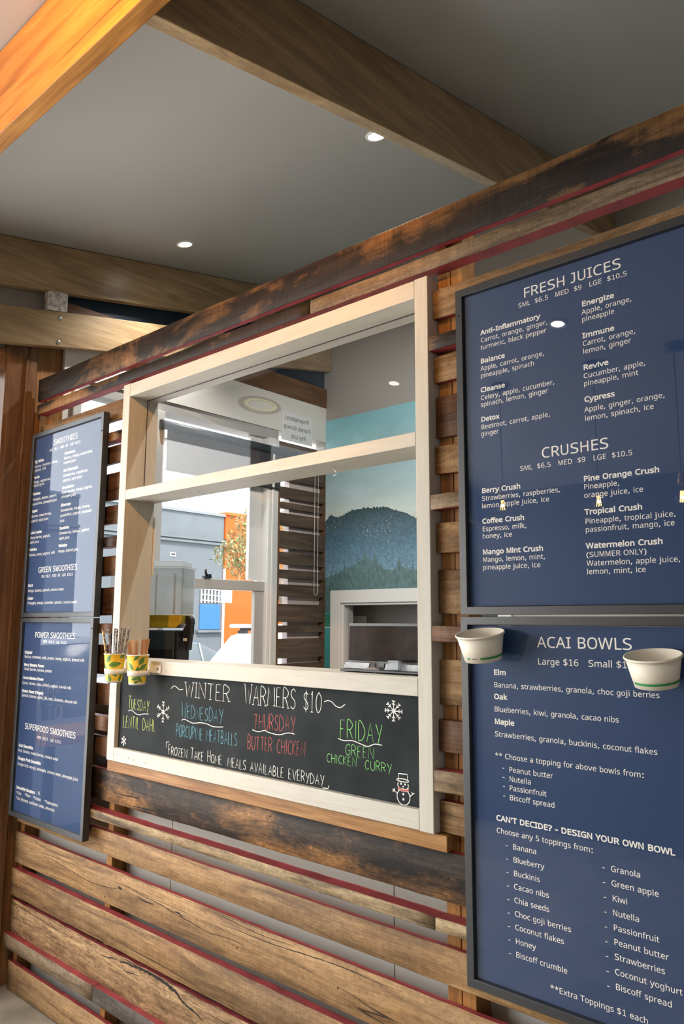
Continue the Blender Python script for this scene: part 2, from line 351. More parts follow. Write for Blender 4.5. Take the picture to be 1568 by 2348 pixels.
q = MB(); q.prism([(0.062, 3.361), (2.18, 3.361), (2.18, ceil_z(2.18) - 0.002), (0.062, ceil_z(0.062) - 0.002)], 'x', -3.80, -3.70, NAVY); q.build('navy_panel', wl)
q = MB(); q.prism([(-4.2, 3.022), (-0.16, 3.022), (-0.16, 3.215), (0.058, 3.215), (0.058, ceil_z(0.058) - 0.002), (-2.9, 3.06)], 'x', -3.80, -3.70, GREYW); q.build('grey_panel', wl)
boxo('plaster_panel', (-3.80, -3.68, 0.151, 1.72, 0.0, 1.03), WHITEW, wl)
boxo('plaster_panel', (-3.80, -3.68, 0.151, 0.20, 1.032, 2.893), WHITEW, wl)
boxo('plaster_panel', (-3.80, -3.68, 1.735, 2.18, 0.0, 1.04), WHITEW, wl)
# the kitchen wall with the printed mural and the pass-through
wb = thing('wall_back', (0, 2.18, 0), 'grey kitchen wall above and around the mural', 'wall', kind='structure')
q = MB(); q.box(-3.78, XR, 2.18, 2.26, 1.905, ceil_z(2.18) + 0.03, GREYW); q.build('upper_panel', wb)
boxo('lower_panel', (-3.78, -3.614, 2.18, 2.26, 0, 1.903), GREYW, wb)
boxo('lower_panel', (-2.20, XR, 2.18, 2.26, 0, 1.903), GREYW, wb)
boxo('lower_panel', (-3.612, -2.202, 2.18, 2.26, 0, 0.95), GREYW, wb)
q = MB(); q.box(-3.72, -1.5, 2.42, 2.48, 0, 2.5, mat('grey splashback tile', (0.30, 0.295, 0.285), 0.3))
for zz in (1.19, 1.47, 1.75, 2.03): q.box(-3.72, -1.5, 2.4188, 2.42, zz, zz + 0.003, GREYW)
for k in range(6): q.box(-3.62 + k * 0.42, -3.617 + k * 0.42, 2.4188, 2.42, 0, 2.5, GREYW)
q.build('tiled_panel', wb)
boxo('recess_ceiling', (-3.72, -1.5, 2.262, 2.418, 2.0, 2.06), GREYW, wb)
boxo('recess_side', (-3.78, -3.722, 2.262, 2.48, 0, 2.5), GREYW, wb)

# ---------------------------------------------------------------- windows on the street
w1 = thing('window_1', (-3.68, 0.96, 1.03), 'white double hung sash window onto the street, seen through the hatch', 'window', kind='structure')
for b in ((-3.79, -3.66, 1.61, 1.70, 1.05, 2.893), (-3.79, -3.66, 0.700, 0.782, 1.05, 2.893), (-3.79, -3.66, 0.202, 0.25, 1.05, 2.893)): boxo('frame_post', b, WHITEF, w1, 0.004)
boxo('frame_bead', (-3.655, -3.645, 1.632, 1.650, 1.06, 2.89), WHITEF, w1, 0.002)
boxo('sill', (-3.80, -3.60, 0.202, 1.72, 1.032, 1.048), WHITEF, w1, 0.003)
for (a, b_) in ((0.782, 1.61),):
    boxo('upper_stile', (-3.755, -3.725, b_ - 0.105, b_, 1.94, 2.893), WHITEF, w1, 0.003)
    boxo('meeting_rail', (-3.725, -3.685, a, b_, 1.867, 1.930), GREYF, w1, 0.004)
    boxo('lower_stile', (-3.72, -3.69, b_ - 0.078, b_, 1.05, 1.866), GREYF, w1, 0.003)
    boxo('lower_stile', (-3.72, -3.69, a, a + 0.06, 1.05, 1.866), GREYF, w1, 0.003)
    boxo('pane', (-3.742, -3.738, a, b_ - 0.106, 1.94, 2.893), PANE, w1)
    boxo('pane', (-3.707, -3.703, a + 0.061, b_ - 0.079, 1.052, 1.865), PANE, w1)
boxo('pane', (-3.742, -3.738, 0.251, 0.699, 1.052, 2.893), PANE, w1)
boxo('transom_bar', (-3.70, -3.66, 0.783, 1.609, 2.715, 2.735), WHITEF, w1, 0.002)
q = MB(); q.box(-3.70, -3.672, 1.115, 1.165, 1.931, 1.945, BLACKM); q.tube([(-3.685, 1.14, 1.945), (-3.685, 1.13, 1.965), (-3.685, 1.128, 1.985)], 0.008, BLACKM)
q.box(-3.70, -3.68, 1.15, 1.17, 1.945, 1.957, BLACKM); q.build('sash_latch', w1)
w2 = thing('window_2', (-3.74, -2.2, 0), 'timber framed street glazing beside the partition', 'window', kind='structure')
boxo('bottom_rail', (-3.78, -3.70, -4.2, -0.16, 0.0, 0.14), W['jambh'], w2, 0.003)
for yy in (-1.42, -2.72, -4.18): boxo('mullion', (-3.79, -3.69, yy - 0.05, yy + 0.05, 0.142, 2.898), W['jamb'], w2, 0.003)
for a, b_ in ((-1.368, -0.159), (-2.668, -1.472), (-4.128, -2.772)): boxo('pane', (-3.744, -3.74, a, b_, 0.142, 2.898), PANE, w2)

# ---------------------------------------------------------------- beams under the ceiling
def sloped_beam(name, x0, x1, y0, y1, ztop0, depth, label):
    q = MB(); q.prism([(y0, ztop0 + SL * y0), (y1, ztop0 + SL * y1), (y1, ztop0 + SL * y1 - depth), (y0, ztop0 + SL * y0 - depth)], 'x', x0, x1, W['raftery'])
    return tag(q.build(name, bevel=0.003), label, 'beam')
sloped_beam('ceiling_beam', -3.665, -3.62, -4.18, 2.17, 3.618, 0.256, 'upper honey timber beam along the street wall, above the bolted one').name
lowb = thing('truss_beam', (-3.64, 0.0, 3.06), 'lower honey timber beam with two bolts, under the upper beam at the street wall', 'beam')
q = MB(); q.prism([(-1.0, 3.256 - SL), (2.17, 3.256 + SL * 2.17), (2.17, 3.064 + SL * 2.17), (-1.0, 3.064 - SL)], 'x', -3.665, -3.62, W['raftery']); q.build('timber', lowb, bevel=0.003)
for zz in (3.235, 3.105):
    q = MB(); q.lathe([(0, 0.006), (0.006, 0.006), (0.011, 0.002), (0.012, 0)], STEEL, n=16)
    b_ = q.build('bolt', lowb, origin=(0, 0, 0)); b_.rotation_euler = (0, math.pi / 2, 0); b_.location = Vector((-3.6198, 0.078, zz)) - wloc(lowb)
q = MB(); q.prism([(0.008, 3.2605), (0.117, 3.2815), (0.117, 3.3835), (0.008, 3.3625)], 'x', -3.66, -3.622, mat('chipped white paint on timber', (0.72, 0.67, 0.64), 0.5, noise=0.6, nscale=45))
tag(q.build('packing_block'), 'short whitewashed timber block between the two beams at the street wall', 'block')
sloped_beam('ceiling_beam', -1.545, -1.497, -0.81, 2.17, 3.618, 0.282, 'timber beam running over the hatch from the glowing joist to the partition')
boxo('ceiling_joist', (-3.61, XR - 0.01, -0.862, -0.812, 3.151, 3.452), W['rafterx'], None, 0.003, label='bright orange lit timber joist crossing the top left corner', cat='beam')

# ---------------------------------------------------------------- downlights
def downlight(x, y, label, power):
    t = thing('downlight', (x, y, ceil_z(y)), label, 'light', 'round recessed ceiling downlights')
    t.rotation_euler = (math.atan(SL), 0, 0)
    q = MB(); q.lathe([(0.047, -0.001), (0.047, -0.005), (0.036, -0.006), (0.0355, -0.001)], WHITEP, n=40); o = q.build('trim_ring', None, origin=(0, 0, 0)); o.parent = t
    q = MB(); q.lathe([(0, -0.002), (0.035, -0.002)], LAMP, n=40); o = q.build('diffuser', None, origin=(0, 0, 0), recalc=False); o.parent = t
    l = light('downlight_lamp', 'SPOT', (x, y, ceil_z(y) - 0.028), power, (1.0, 0.97, 0.92), 0.02, (x, y - 0.1, 0), 2.0, 0.7)
    return t
downlight(-1.881, 0.559, 'recessed downlight beside the timber beam over the hatch', 42)
downlight(-3.279, 0.600, 'recessed downlight above the two beams at the street wall', 42)
downlight(-0.48, 0.62, 'recessed downlight out past the top right corner', 42)
light('kitchen_fill', 'SPOT', (-1.60, 0.30, 3.0), 75, (1.0, 0.98, 0.95), 0.05, (-3.0, 2.17, 2.0), 1.5, 0.6)  # added spot without a fixture, hidden behind the fascia to brighten the mural
for x_ in (-3.0, -1.72, -0.4, 1.2): downlight(x_, -1.93, 'recessed downlight in the dining ceiling, mirrored in the menu glass', 40)


# ---------------------------------------------------------------- the slatted partition
part = thing('slat_partition', (-1.5, 0.08, 0), 'partition of recycled timber slats with maroon edges around the serving hatch', 'partition')
rs = random.Random(4)
def board(x0, x1, z0, z1, yf, front, edge=MAROON, th=None, name='timber_slat', wob=0.0006, yb=0.048, edge2=None, **k):
    th = th if th else 0.072 - yf if yf < 0.02 else 0.049 - yf + 0.02
    q = MB(); n = max(2, int((x1 - x0) / 0.06)); ph = rs.random() * 50
    def w(x, s): return wob * (math.sin(x * 9.1 + ph + s) + 0.7 * math.sin(x * 33.7 + 2 * ph + s * 3) + 0.8 * math.sin(x * 57 + s * 5 + ph))
    rows = []
    c = 0.0022
    for i in range(n + 1):
        x = x0 + (x1 - x0) * i / n; a, b = w(x, 0), w(x, 4)
        fy = yf + 0.35 * w(x, 8)
        rows.append([q.bm.verts.new(p) for p in ((x, yb, z0 + a), (x, fy + c, z0 + a), (x, fy, z0 + a + c), (x, fy, (z0 + z1) / 2), (x, fy, z1 + b - c), (x, fy + c, z1 + b), (x, yb, z1 + b))])
    ms = [edge2 or edge, front, front, front, front, edge, front]
    for i in range(n):
        A, B = rows[i], rows[i + 1]
        for j in range(7):
            f = q.bm.faces.new((A[j], B[j], B[(j + 1) % 7], A[(j + 1) % 7])); f.material_index = q.mi(ms[j]); f.smooth = 0 < j < 5
    for R_ in (rows[0], rows[-1][::-1]):
        f = q.bm.faces.new(R_); f.material_index = q.mi(front)
    o = q.build(name, part)
    return tag(o, **k) if k else o
PX0, PX1 = -3.645, 0.62
J0, J1 = -2.853, -1.232                            # outer sides of the hatch frame
board(PX0, PX1, 2.772, 2.886, 0.0, W['beamdark'], name='fascia_board', yb=0.022)
for x0, x1 in ((-3.645, -3.612), (-2.893, -2.858), (-1.230, -1.188), (0.2, 0.24)): boxo('packer', (x0, x1, 0.023, 0.0495, 2.775, 2.855), W['stud'], part)
board(PX0, -1.72, 2.704, 2.752, 0.0, W['beamdark']); board(-1.716, PX1, 2.704, 2.752, 0.0, W['grey'])
rows_ = [(2.560, 2.648, .026, 'honey', 'tan', 1), (2.455, 2.497, 0.0, 'dark', 'dark', 1), (2.363, 2.443, .026, 'honey', 'brown', 1), (2.199, 2.321, .034, 'brown', 'brown', 0),
         (2.092, 2.172, .026, 'tan', 'brown', 1), (1.987, 2.030, 0.0, 'grey', 'dark', 1), (1.865, 1.951, .026, 'tan', 'brown', 1), (1.695, 1.816, .034, 'honey', 'brown', 0),
         (1.619, 1.661, 0.0, 'brown', 'brown', 0), (1.447, 1.570, .034, 'honey', 'brown', 0), (1.322, 1.408, .026, 'brown', 'brown', 0), (1.222, 1.279, 0.0, 'grey', 'brown', 1), (1.113, 1.195, .026, 'tan', 'brown', 1)]
for z0, z1, yf, mr, ml, red in rows_:
    board(PX0, J0 - 0.001, z0, z1, yf, W[ml], MAROON if red else W[ml]); board(J1 + 0.001, PX1, z0, z1, yf, W[mr], MAROON if red else W[mr])
crackable_dark = board(PX0, PX1, .940, 1.065, .028, W['dark'])
board(PX0, -1.235, .871, .905, 0.0, W['pale']); board(-1.232, PX1, .871, .905, 0.0, W['pale'])
board(PX0, PX1, .735, .826, .028, W['honey'])
crackable = {'wide': board(PX0, PX1, .556, .690, .028, W['honey'])}
board(PX0, PX1, .413, .531, .018, W['tan'])
crackable['rough'] = board(PX0, PX1, .249, .391, .028, W['rough'], wob=0.0016)
board(PX0, -2.873, .192, .251, 0.0, W['grey']); board(-2.870, PX1, .192, .251, 0.0, W['char'])
board(PX0, PX1, .006, .124, .028, W['honey'])
crackable['dark'] = crackable_dark
GAP = mat('black drying crack', (0.012, 0.009, 0.007), 0.9)
rc = random.Random(8)
for key, wd, pts in (
    ('wide', .0013, [(-3.60, 0.659), (-3.493, 0.672), (-3.404, 0.672), (-3.318, 0.665), (-3.249, 0.665), (-3.155, 0.664), (-3.051, 0.657), (-2.929, 0.661)]),
    ('wide', .0016, [(-3.364, 0.633), (-3.286, 0.632), (-3.204, 0.626), (-3.124, 0.62), (-3.022, 0.611), (-2.924, 0.611), (-2.809, 0.621), (-2.754, 0.631)]),
    ('wide', .0018, [(-2.755, 0.651), (-2.701, 0.651), (-2.615, 0.642), (-2.513, 0.638), (-2.435, 0.632), (-2.368, 0.624), (-2.269, 0.618), (-2.199, 0.612), (-2.108, 0.619), (-2.014, 0.619)]),
    ('wide', .0013, [(-2.212, 0.684), (-2.152, 0.682), (-2.064, 0.678), (-1.964, 0.673), (-1.862, 0.674), (-1.78, 0.680)]),
    ('wide', .0016, [(-2.151, 0.654), (-2.047, 0.657), (-1.9, 0.659), (-1.765, 0.666), (-1.646, 0.673), (-1.547, 0.675), (-1.454, 0.672), (-1.366, 0.674)]),
    ('wide', .0050, [(-2.768, 0.636), (-2.755, 0.634), (-2.738, 0.633)]), ('wide', .0036, [(-2.63, 0.628), (-2.58, 0.624), (-2.53, 0.626)]), ('wide', .0036, [(-2.40, 0.634), (-2.37, 0.632), (-2.345, 0.627)]),
    ('rough', .0062, [(-2.865, 0.360), (-2.765, 0.369), (-2.668, 0.379), (-2.597, 0.384), (-2.536, 0.386), (-2.487, 0.384), (-2.438, 0.380), (-2.391, 0.374), (-2.363, 0.366), (-2.335, 0.352), (-2.263, 0.338), (-2.211, 0.325)]),
    ('rough', .0026, [(-2.72, .346), (-2.67, .350), (-2.62, .356), (-2.58, .356)]),
    ('dark', .0030, [(-2.835, 0.985), (-2.761, 0.984), (-2.684, 0.986), (-2.64, 0.985)]), ('dark', .0040, [(-2.69, 0.952), (-2.586, 0.956), (-2.485, 0.957), (-2.39, 0.952)])):
    q = MB(); P_ = catmull([(x, 0.0279, z) for x, z in pts], 8); n_ = len(P_)
    P_ = [p + Vector((0, 0, rc.uniform(-1, 1) * wd * .35)) for p in P_]
    q.tube(P_, [max(.0003, wd * math.sin(math.pi * (i_ + .3) / n_) ** .6 * rc.uniform(.65, 1.1)) for i_ in range(n_)], GAP, 6)
    for v in q.bm.verts: v.co.y = 0.0279 + (v.co.y - 0.0279) * .35
    q.build('drying_crack', crackable[key])
for key, z0, z1, xs in (('wide', .575, .67, (-3.58, -2.88, -2.86, -1.22, -1.20, -2.05, -1.60)), ('rough', .275, .37, (-3.59, -2.88, -1.22, -1.78, -3.1)), ('dark', .96, 1.045, (-2.52, -1.21, -1.9))):
    for x_ in xs:
        zz = rc.uniform(z0, z1); q = MB(); q.tube([(x_, .0265, zz), (x_, .0285, zz)], .0022, GAP, 8); b_ = q.build('nail_hole', crackable[key]); b_.location.y -= .0006
boxo('ledge', (-2.862, -1.200, 0.012, 0.048, 1.068, 1.110), W['ledge'], part, 0.002, label='plain honey timber ledge')
for x0, x1, z1 in ((-3.645, -3.61, 2.86), (-2.893, -2.856, 2.86), (-1.230, -1.186, 2.86), (-1.184, -1.142, 2.86), (0.2, 0.24, 2.86)):
    boxo('stud', (x0, x1, 0.050, 0.118, 0, z1), W['stud'], part, 0.002)
for k in range(4):
    x0 = -3.64 + k * 1.09; boxo('backing_panel', (x0, min(x0 + 1.085, PX1), 0.120, 0.134, 0, 1.10), BACK, part)

# ---------------------------------------------------------------- the serving hatch
hatch = thing('serving_hatch', (-2.04, 0.0, 1.11), 'cream painted timber serving hatch frame with one glazed upper light', 'hatch')
boxo('jamb', (-2.851, -2.800, 0, 0.146, 1.113, 2.690), CREAM, hatch, 0.002)
boxo('jamb', (-1.281, -1.2335, 0, 0.146, 1.111, 2.690), CREAM, hatch, 0.002)
boxo('head', (-2.7995, -1.2815, 0, 0.146, 2.632, 2.688), CREAMX, hatch, 0.002)
boxo('glazed_rail', (-2.7995, -1.2815, 0, 0.150, 2.180, 2.222), CREAMX, hatch, 0.002)
boxo('sill', (-2.7995, -1.2815, 0, 0.146, 1.467, 1.518), CREAMX, hatch, 0.002)
low_rail = boxo('bottom_rail', (-2.7995, -1.2815, 0.0, 0.04, 1.113, 1.166), CREAMX, hatch, 0.002)
hpane = boxo('pane', (-2.799, -1.282, 0.090, 0.094, 2.223, 2.631), glass('hatch glass', k=0.022, boost=0.8), hatch)
q = MB()
for b in ((-2.799, -1.282, 0.0885, 0.0897, 2.6285, 2.6318), (-2.7995, -2.7965, 0.0885, 0.0897, 2.223, 2.6285)): q.box(*b, BLACKM)
q.build('glazing_seal', hpane)
for x_, z_ in ((-2.77, 1.142), (-2.69, 1.137), (-2.655, 1.134), (-2.575, 1.132)): boxo('nail_hole', (x_ - .0018, x_ + .0018, -0.0006, 0.0004, z_ - .0018, z_ + .0018), BLACKM, low_rail)
for x_, lab in ((-2.39, 'small wire cup hook under the glazed rail, towards the street end'), (-1.664, 'small wire cup hook under the glazed rail, towards the blue mural')):
    q = MB(); pts = [(x_, 0.07, 2.1795), (x_, 0.07, 2.166)] + [(x_ + 0.008 * math.sin(a), 0.07, 2.158 + 0.008 * math.cos(a)) for a in [i * 0.42 for i in range(0, 11)]]
    q.tube(pts, 0.0013, STEEL, 8); tag(q.build('cup_hook'), lab, 'hook', 'cup hooks under the hatch rail')

# ---------------------------------------------------------------- print lettering: outlines of a plain sans alphabet, drawn as flat polygons
OUTLINES = {
 ' ': (352, []),
 '$': (636, [[281, 50, 162, 60, 69, 83, 69, 170, 166, 142, 281, 128, 281, 334, 161, 376, 100, 424, 79, 459, 70, 502, 81, 577, 104, 614, 154, 652, 221, 676, 281, 683, 281, 773, 352, 773, 352, 684, 443, 676, 548, 647, 518, 571, 440, 594, 352, 607, 352, 402, 490, 353, 549, 307, 573, 240, 572, 201, 559, 159, 534, 124, 472, 83, 352, 54, 352, -59, 281, -59], [352, 133, 424, 149, 465, 177, 478, 226, 458, 271, 419, 293, 352, 313], [281, 605, 216, 592, 177, 564, 165, 516, 184, 467, 220, 443, 281, 425]]),
 "'": (269, [[191, 727, 167, 464, 102, 464, 78, 727]]),
 '(': (454, [[61, 279, 71, 389, 93, 468, 127, 545, 175, 617, 283, 727, 409, 727, 316, 626, 249, 516, 209, 400, 195, 280, 206, 176, 249, 48, 324, -72, 407, -161, 283, -161, 175, -53, 127, 18, 93, 93, 71, 172]]),
 ')': (454, [[393, 279, 383, 172, 361, 93, 327, 18, 280, -53, 171, -161, 47, -161, 130, -72, 205, 48, 248, 176, 259, 280, 248, 386, 205, 516, 129, 638, 45, 727, 171, 727, 280, 617, 327, 545, 361, 468, 383, 389]]),
 '*': (636, [[372, 774, 349, 578, 570, 633, 586, 540, 374, 524, 511, 364, 412, 316, 314, 494, 225, 316, 122, 364, 257, 524, 47, 540, 63, 633, 283, 578, 259, 774]]),
 ',': (364, [[261, 107, 216, 2, 144, -131, 56, -131, 124, 118, 251, 118]]),
 '-': (454, [[56, 233, 56, 313, 398, 313, 398, 233]]),
 '.': (364, [[98, 55, 109, 95, 149, 119, 203, 122, 249, 102, 263, 78, 263, 33, 249, 8, 213, -10, 170, -14, 131, -3, 104, 23]]),
 '0': (636, [[582, 365, 575, 255, 556, 163, 521, 89, 470, 35, 403, 1, 317, -10, 236, 1, 170, 35, 119, 89, 93, 137, 67, 223, 55, 326, 57, 439, 73, 537, 102, 617, 146, 678, 207, 719, 286, 737, 346, 737, 398, 727, 465, 694, 516, 640, 553, 566, 574, 474], [152, 365, 168, 199, 190, 141, 221, 99, 263, 74, 317, 66, 371, 74, 413, 99, 444, 140, 466, 198, 483, 365, 478, 456, 466, 530, 444, 588, 413, 629, 371, 654, 317, 662, 263, 654, 221, 629, 190, 588, 168, 530]]),
 '1': (636, [[395, 0, 299, 0, 304, 633, 150, 514, 99, 574, 314, 727, 395, 727]]),
 '2': (636, [[578, 0, 53, 0, 53, 74, 388, 393, 431, 462, 446, 539, 429, 606, 407, 630, 362, 653, 306, 661, 235, 653, 175, 629, 115, 592, 62, 652, 170, 713, 227, 729, 289, 737, 353, 735, 415, 721, 467, 696, 506, 661, 539, 600, 546, 544, 540, 488, 511, 420, 434, 322, 177, 81, 578, 81]]),
 '3': (636, [[548, 557, 539, 498, 504, 440, 458, 407, 384, 383, 467, 360, 509, 338, 540, 308, 561, 272, 571, 230, 569, 166, 550, 111, 515, 64, 441, 17, 334, -7, 170, -4, 50, 30, 50, 113, 139, 82, 233, 67, 303, 66, 385, 82, 423, 103, 449, 132, 465, 167, 470, 209, 452, 273, 399, 313, 313, 334, 171, 337, 171, 413, 327, 421, 373, 437, 417, 469, 442, 513, 448, 551, 438, 598, 421, 622, 363, 655, 276, 661, 194, 645, 103, 601, 54, 662, 120, 699, 203, 727, 276, 737, 378, 732, 440, 715, 506, 669, 541, 606]]),
 '4': (636, [[614, 165, 498, 165, 498, 0, 404, 0, 404, 165, 23, 165, 23, 241, 397, 731, 498, 731, 498, 245, 614, 245], [404, 474, 405, 635, 365, 567, 119, 245, 404, 245]]),
 '5': (636, [[306, 446, 382, 440, 447, 421, 500, 390, 540, 348, 564, 295, 573, 232, 569, 184, 548, 121, 524, 85, 476, 41, 412, 10, 362, -3, 276, -10, 197, -6, 127, 8, 70, 30, 70, 114, 131, 88, 205, 72, 277, 66, 349, 74, 407, 96, 439, 124, 462, 160, 472, 206, 461, 286, 439, 319, 407, 344, 363, 361, 306, 370, 228, 368, 138, 355, 89, 384, 119, 727, 517, 727, 517, 646, 202, 646, 183, 435]]),
 '6': (636, [[61, 311, 68, 414, 89, 513, 131, 602, 182, 661, 252, 705, 317, 727, 425, 737, 523, 728, 523, 652, 444, 664, 357, 658, 299, 640, 241, 602, 209, 562, 186, 517, 168, 447, 159, 370, 236, 431, 323, 454, 376, 454, 438, 444, 491, 420, 520, 397, 555, 354, 571, 319, 584, 234, 570, 143, 553, 104, 515, 55, 446, 10, 357, -9, 277, -5, 194, 24, 140, 68, 97, 130, 70, 211], [330, 65, 374, 70, 412, 83, 444, 106, 468, 139, 482, 182, 487, 234, 470, 314, 449, 344, 419, 367, 358, 384, 270, 376, 198, 334, 175, 304, 161, 262, 163, 218, 179, 164, 203, 125, 236, 94, 279, 72]]),
 '7': (636, [[151, 0, 477, 646, 49, 646, 49, 727, 582, 727, 582, 658, 259, 0]]),
 '8': (636, [[317, 737, 403, 728, 457, 710, 513, 671, 541, 631, 555, 563, 541, 498, 490, 438, 404, 385, 505, 327, 556, 274, 580, 205, 572, 131, 548, 83, 509, 44, 458, 14, 394, -4, 292, -10, 218, 0, 156, 22, 109, 53, 76, 95, 58, 146, 55, 202, 65, 246, 114, 316, 219, 380, 138, 435, 98, 486, 81, 549, 88, 616, 111, 658, 163, 701, 233, 728], [150, 184, 168, 122, 191, 96, 224, 77, 291, 62, 390, 70, 442, 96, 466, 122, 480, 152, 480, 221, 449, 267, 394, 305, 300, 343, 229, 309, 189, 277, 158, 230], [316, 665, 244, 653, 193, 617, 176, 560, 189, 506, 237, 460, 321, 420, 391, 453, 426, 481, 456, 537, 457, 576, 448, 605, 405, 646, 374, 658]]),
 '9': (636, [[578, 416, 572, 313, 550, 214, 508, 125, 457, 66, 387, 22, 322, 0, 213, -10, 113, 0, 113, 76, 195, 64, 282, 69, 340, 87, 398, 125, 430, 164, 453, 210, 471, 280, 479, 356, 402, 296, 315, 273, 261, 273, 200, 283, 147, 307, 118, 330, 84, 373, 68, 408, 56, 492, 70, 584, 87, 623, 125, 672, 195, 717, 284, 736, 364, 732, 446, 702, 500, 658, 542, 596, 569, 516], [309, 662, 266, 657, 228, 643, 196, 620, 172, 587, 157, 545, 152, 493, 169, 412, 190, 382, 219, 360, 280, 343, 369, 351, 441, 393, 464, 423, 479, 465, 475, 519, 455, 573, 430, 611, 394, 640, 349, 658]]),
 ':': (454, [[122, 55, 136, 95, 186, 119, 266, 119, 318, 95, 331, 67, 324, 23, 301, 2, 266, -10, 212, -14, 163, -3, 130, 23], [122, 491, 136, 532, 186, 556, 266, 556, 318, 532, 331, 503, 324, 459, 301, 438, 266, 426, 212, 422, 163, 433, 130, 459]]),
 '?': (545, [[176, 232, 185, 299, 211, 344, 256, 387, 357, 461, 391, 498, 406, 538, 403, 587, 390, 612, 354, 640, 279, 658, 162, 650, 54, 616, 15, 687, 147, 727, 262, 737, 368, 725, 424, 704, 467, 672, 496, 633, 511, 586, 508, 517, 488, 471, 443, 422, 288, 300, 269, 265, 264, 205, 176, 205], [147, 55, 157, 95, 185, 116, 245, 122, 286, 102, 299, 78, 299, 33, 286, 8, 254, -10, 214, -14, 177, -3, 152, 23]]),
 'A': (684, [[583, 0, 491, 225, 188, 225, 97, 0, 0, 0, 299, 730, 385, 730, 683, 0], [377, 526, 340, 635, 307, 526, 221, 306, 462, 306]]),
 'B': (686, [[318, 727, 404, 723, 505, 699, 553, 672, 586, 632, 604, 547, 587, 471, 539, 416, 460, 381, 546, 354, 581, 331, 607, 299, 628, 225, 621, 145, 607, 110, 573, 66, 543, 42, 487, 17, 394, 1, 102, 0, 102, 727], [337, 417, 418, 425, 456, 438, 481, 458, 505, 518, 504, 556, 495, 588, 462, 623, 405, 642, 197, 649, 197, 417], [197, 341, 197, 77, 409, 82, 456, 94, 489, 115, 518, 159, 528, 214, 516, 271, 487, 306, 452, 325, 404, 337]]),
 'C': (698, [[445, 657, 385, 652, 315, 630, 270, 602, 223, 552, 191, 486, 177, 428, 173, 334, 186, 254, 226, 167, 293, 106, 361, 79, 444, 70, 527, 76, 633, 99, 633, 19, 508, -7, 354, -5, 257, 22, 203, 52, 158, 91, 108, 166, 85, 226, 72, 292, 67, 365, 74, 443, 111, 559, 150, 616, 200, 664, 261, 701, 308, 718, 387, 734, 486, 736, 582, 722, 664, 694, 624, 617, 528, 648]]),
 'D': (771, [[707, 371, 701, 294, 674, 195, 624, 116, 553, 57, 495, 29, 392, 5, 102, 0, 102, 727, 407, 722, 473, 709, 559, 672, 627, 615, 675, 539, 702, 444], [606, 368, 598, 456, 583, 505, 561, 546, 515, 595, 476, 619, 405, 641, 198, 649, 198, 78, 394, 86, 470, 111, 502, 129, 530, 151, 572, 208, 598, 280]]),
 'E': (632, [[564, 0, 110, 0, 110, 727, 564, 727, 564, 647, 213, 647, 213, 420, 543, 420, 543, 340, 213, 340, 213, 80, 564, 80]]),
 'F': (575, [[207, 0, 107, 0, 107, 727, 550, 727, 550, 647, 207, 647, 207, 389, 528, 389, 528, 309, 207, 309]]),
 'G': (775, [[433, 384, 696, 384, 696, 27, 528, -6, 354, -5, 288, 10, 230, 35, 180, 70, 139, 113, 107, 164, 84, 224, 70, 290, 66, 401, 77, 470, 97, 532, 129, 588, 169, 635, 218, 674, 277, 705, 380, 732, 459, 737, 541, 732, 686, 694, 649, 615, 541, 648, 454, 657, 369, 648, 298, 621, 241, 578, 211, 541, 180, 473, 169, 421, 166, 335, 185, 233, 218, 169, 266, 120, 333, 86, 418, 70, 511, 72, 600, 87, 600, 302, 433, 302]]),
 'H': (751, [[652, 0, 560, 0, 560, 339, 190, 339, 190, 0, 98, 0, 98, 727, 190, 727, 190, 420, 560, 420, 560, 727, 652, 727]]),
 'I': (421, [[46, 0, 375, 0, 375, 74, 260, 74, 260, 653, 375, 653, 375, 727, 46, 727, 46, 653, 161, 653, 161, 74, 46, 74]]),
 'J': (455, [[-7, -193, -130, -180, -130, -103, -21, -113, 57, -106, 113, -82, 143, -48, 153, 4, 153, 727, 303, 727, 303, 11, 294, -53, 265, -104, 200, -154, 107, -184]]),
 'K': (693, [[693, 0, 574, 0, 291, 347, 209, 282, 209, 0, 109, 0, 109, 727, 209, 727, 209, 369, 563, 727, 681, 727, 364, 410]]),
 'L': (557, [[103, 0, 103, 727, 199, 727, 199, 81, 530, 81, 530, 0]]),
 'M': (843, [[383, 0, 165, 637, 167, 0, 90, 0, 90, 727, 214, 727, 418, 131, 630, 727, 753, 727, 753, 0, 670, 0, 677, 636, 452, 0]]),
 'N': (748, [[653, 0, 549, 0, 173, 604, 177, 0, 95, 0, 95, 727, 198, 727, 573, 125, 570, 727, 653, 727]]),
 'O': (787, [[726, 365, 711, 235, 678, 147, 627, 77, 558, 26, 471, -4, 340, -7, 247, 17, 208, 37, 157, 77, 107, 148, 75, 235, 62, 338, 65, 437, 87, 532, 126, 613, 184, 675, 234, 706, 324, 733, 430, 737, 524, 718, 576, 692, 641, 636, 688, 562, 716, 470], [157, 365, 163, 279, 182, 207, 215, 148, 260, 105, 320, 78, 394, 69, 468, 78, 528, 105, 559, 132, 595, 185, 619, 254, 629, 335, 628, 409, 616, 487, 591, 552, 553, 604, 501, 638, 434, 656, 344, 654, 260, 623, 215, 580, 182, 522, 163, 450]]),
 'P': (603, [[285, 727, 406, 713, 465, 688, 508, 651, 536, 604, 550, 546, 552, 498, 542, 441, 526, 401, 501, 364, 466, 333, 420, 309, 318, 285, 186, 283, 186, 0, 97, 0, 97, 727], [277, 649, 186, 649, 186, 361, 338, 368, 385, 382, 420, 404, 450, 448, 459, 492, 455, 552, 440, 587, 416, 614, 381, 633]]),
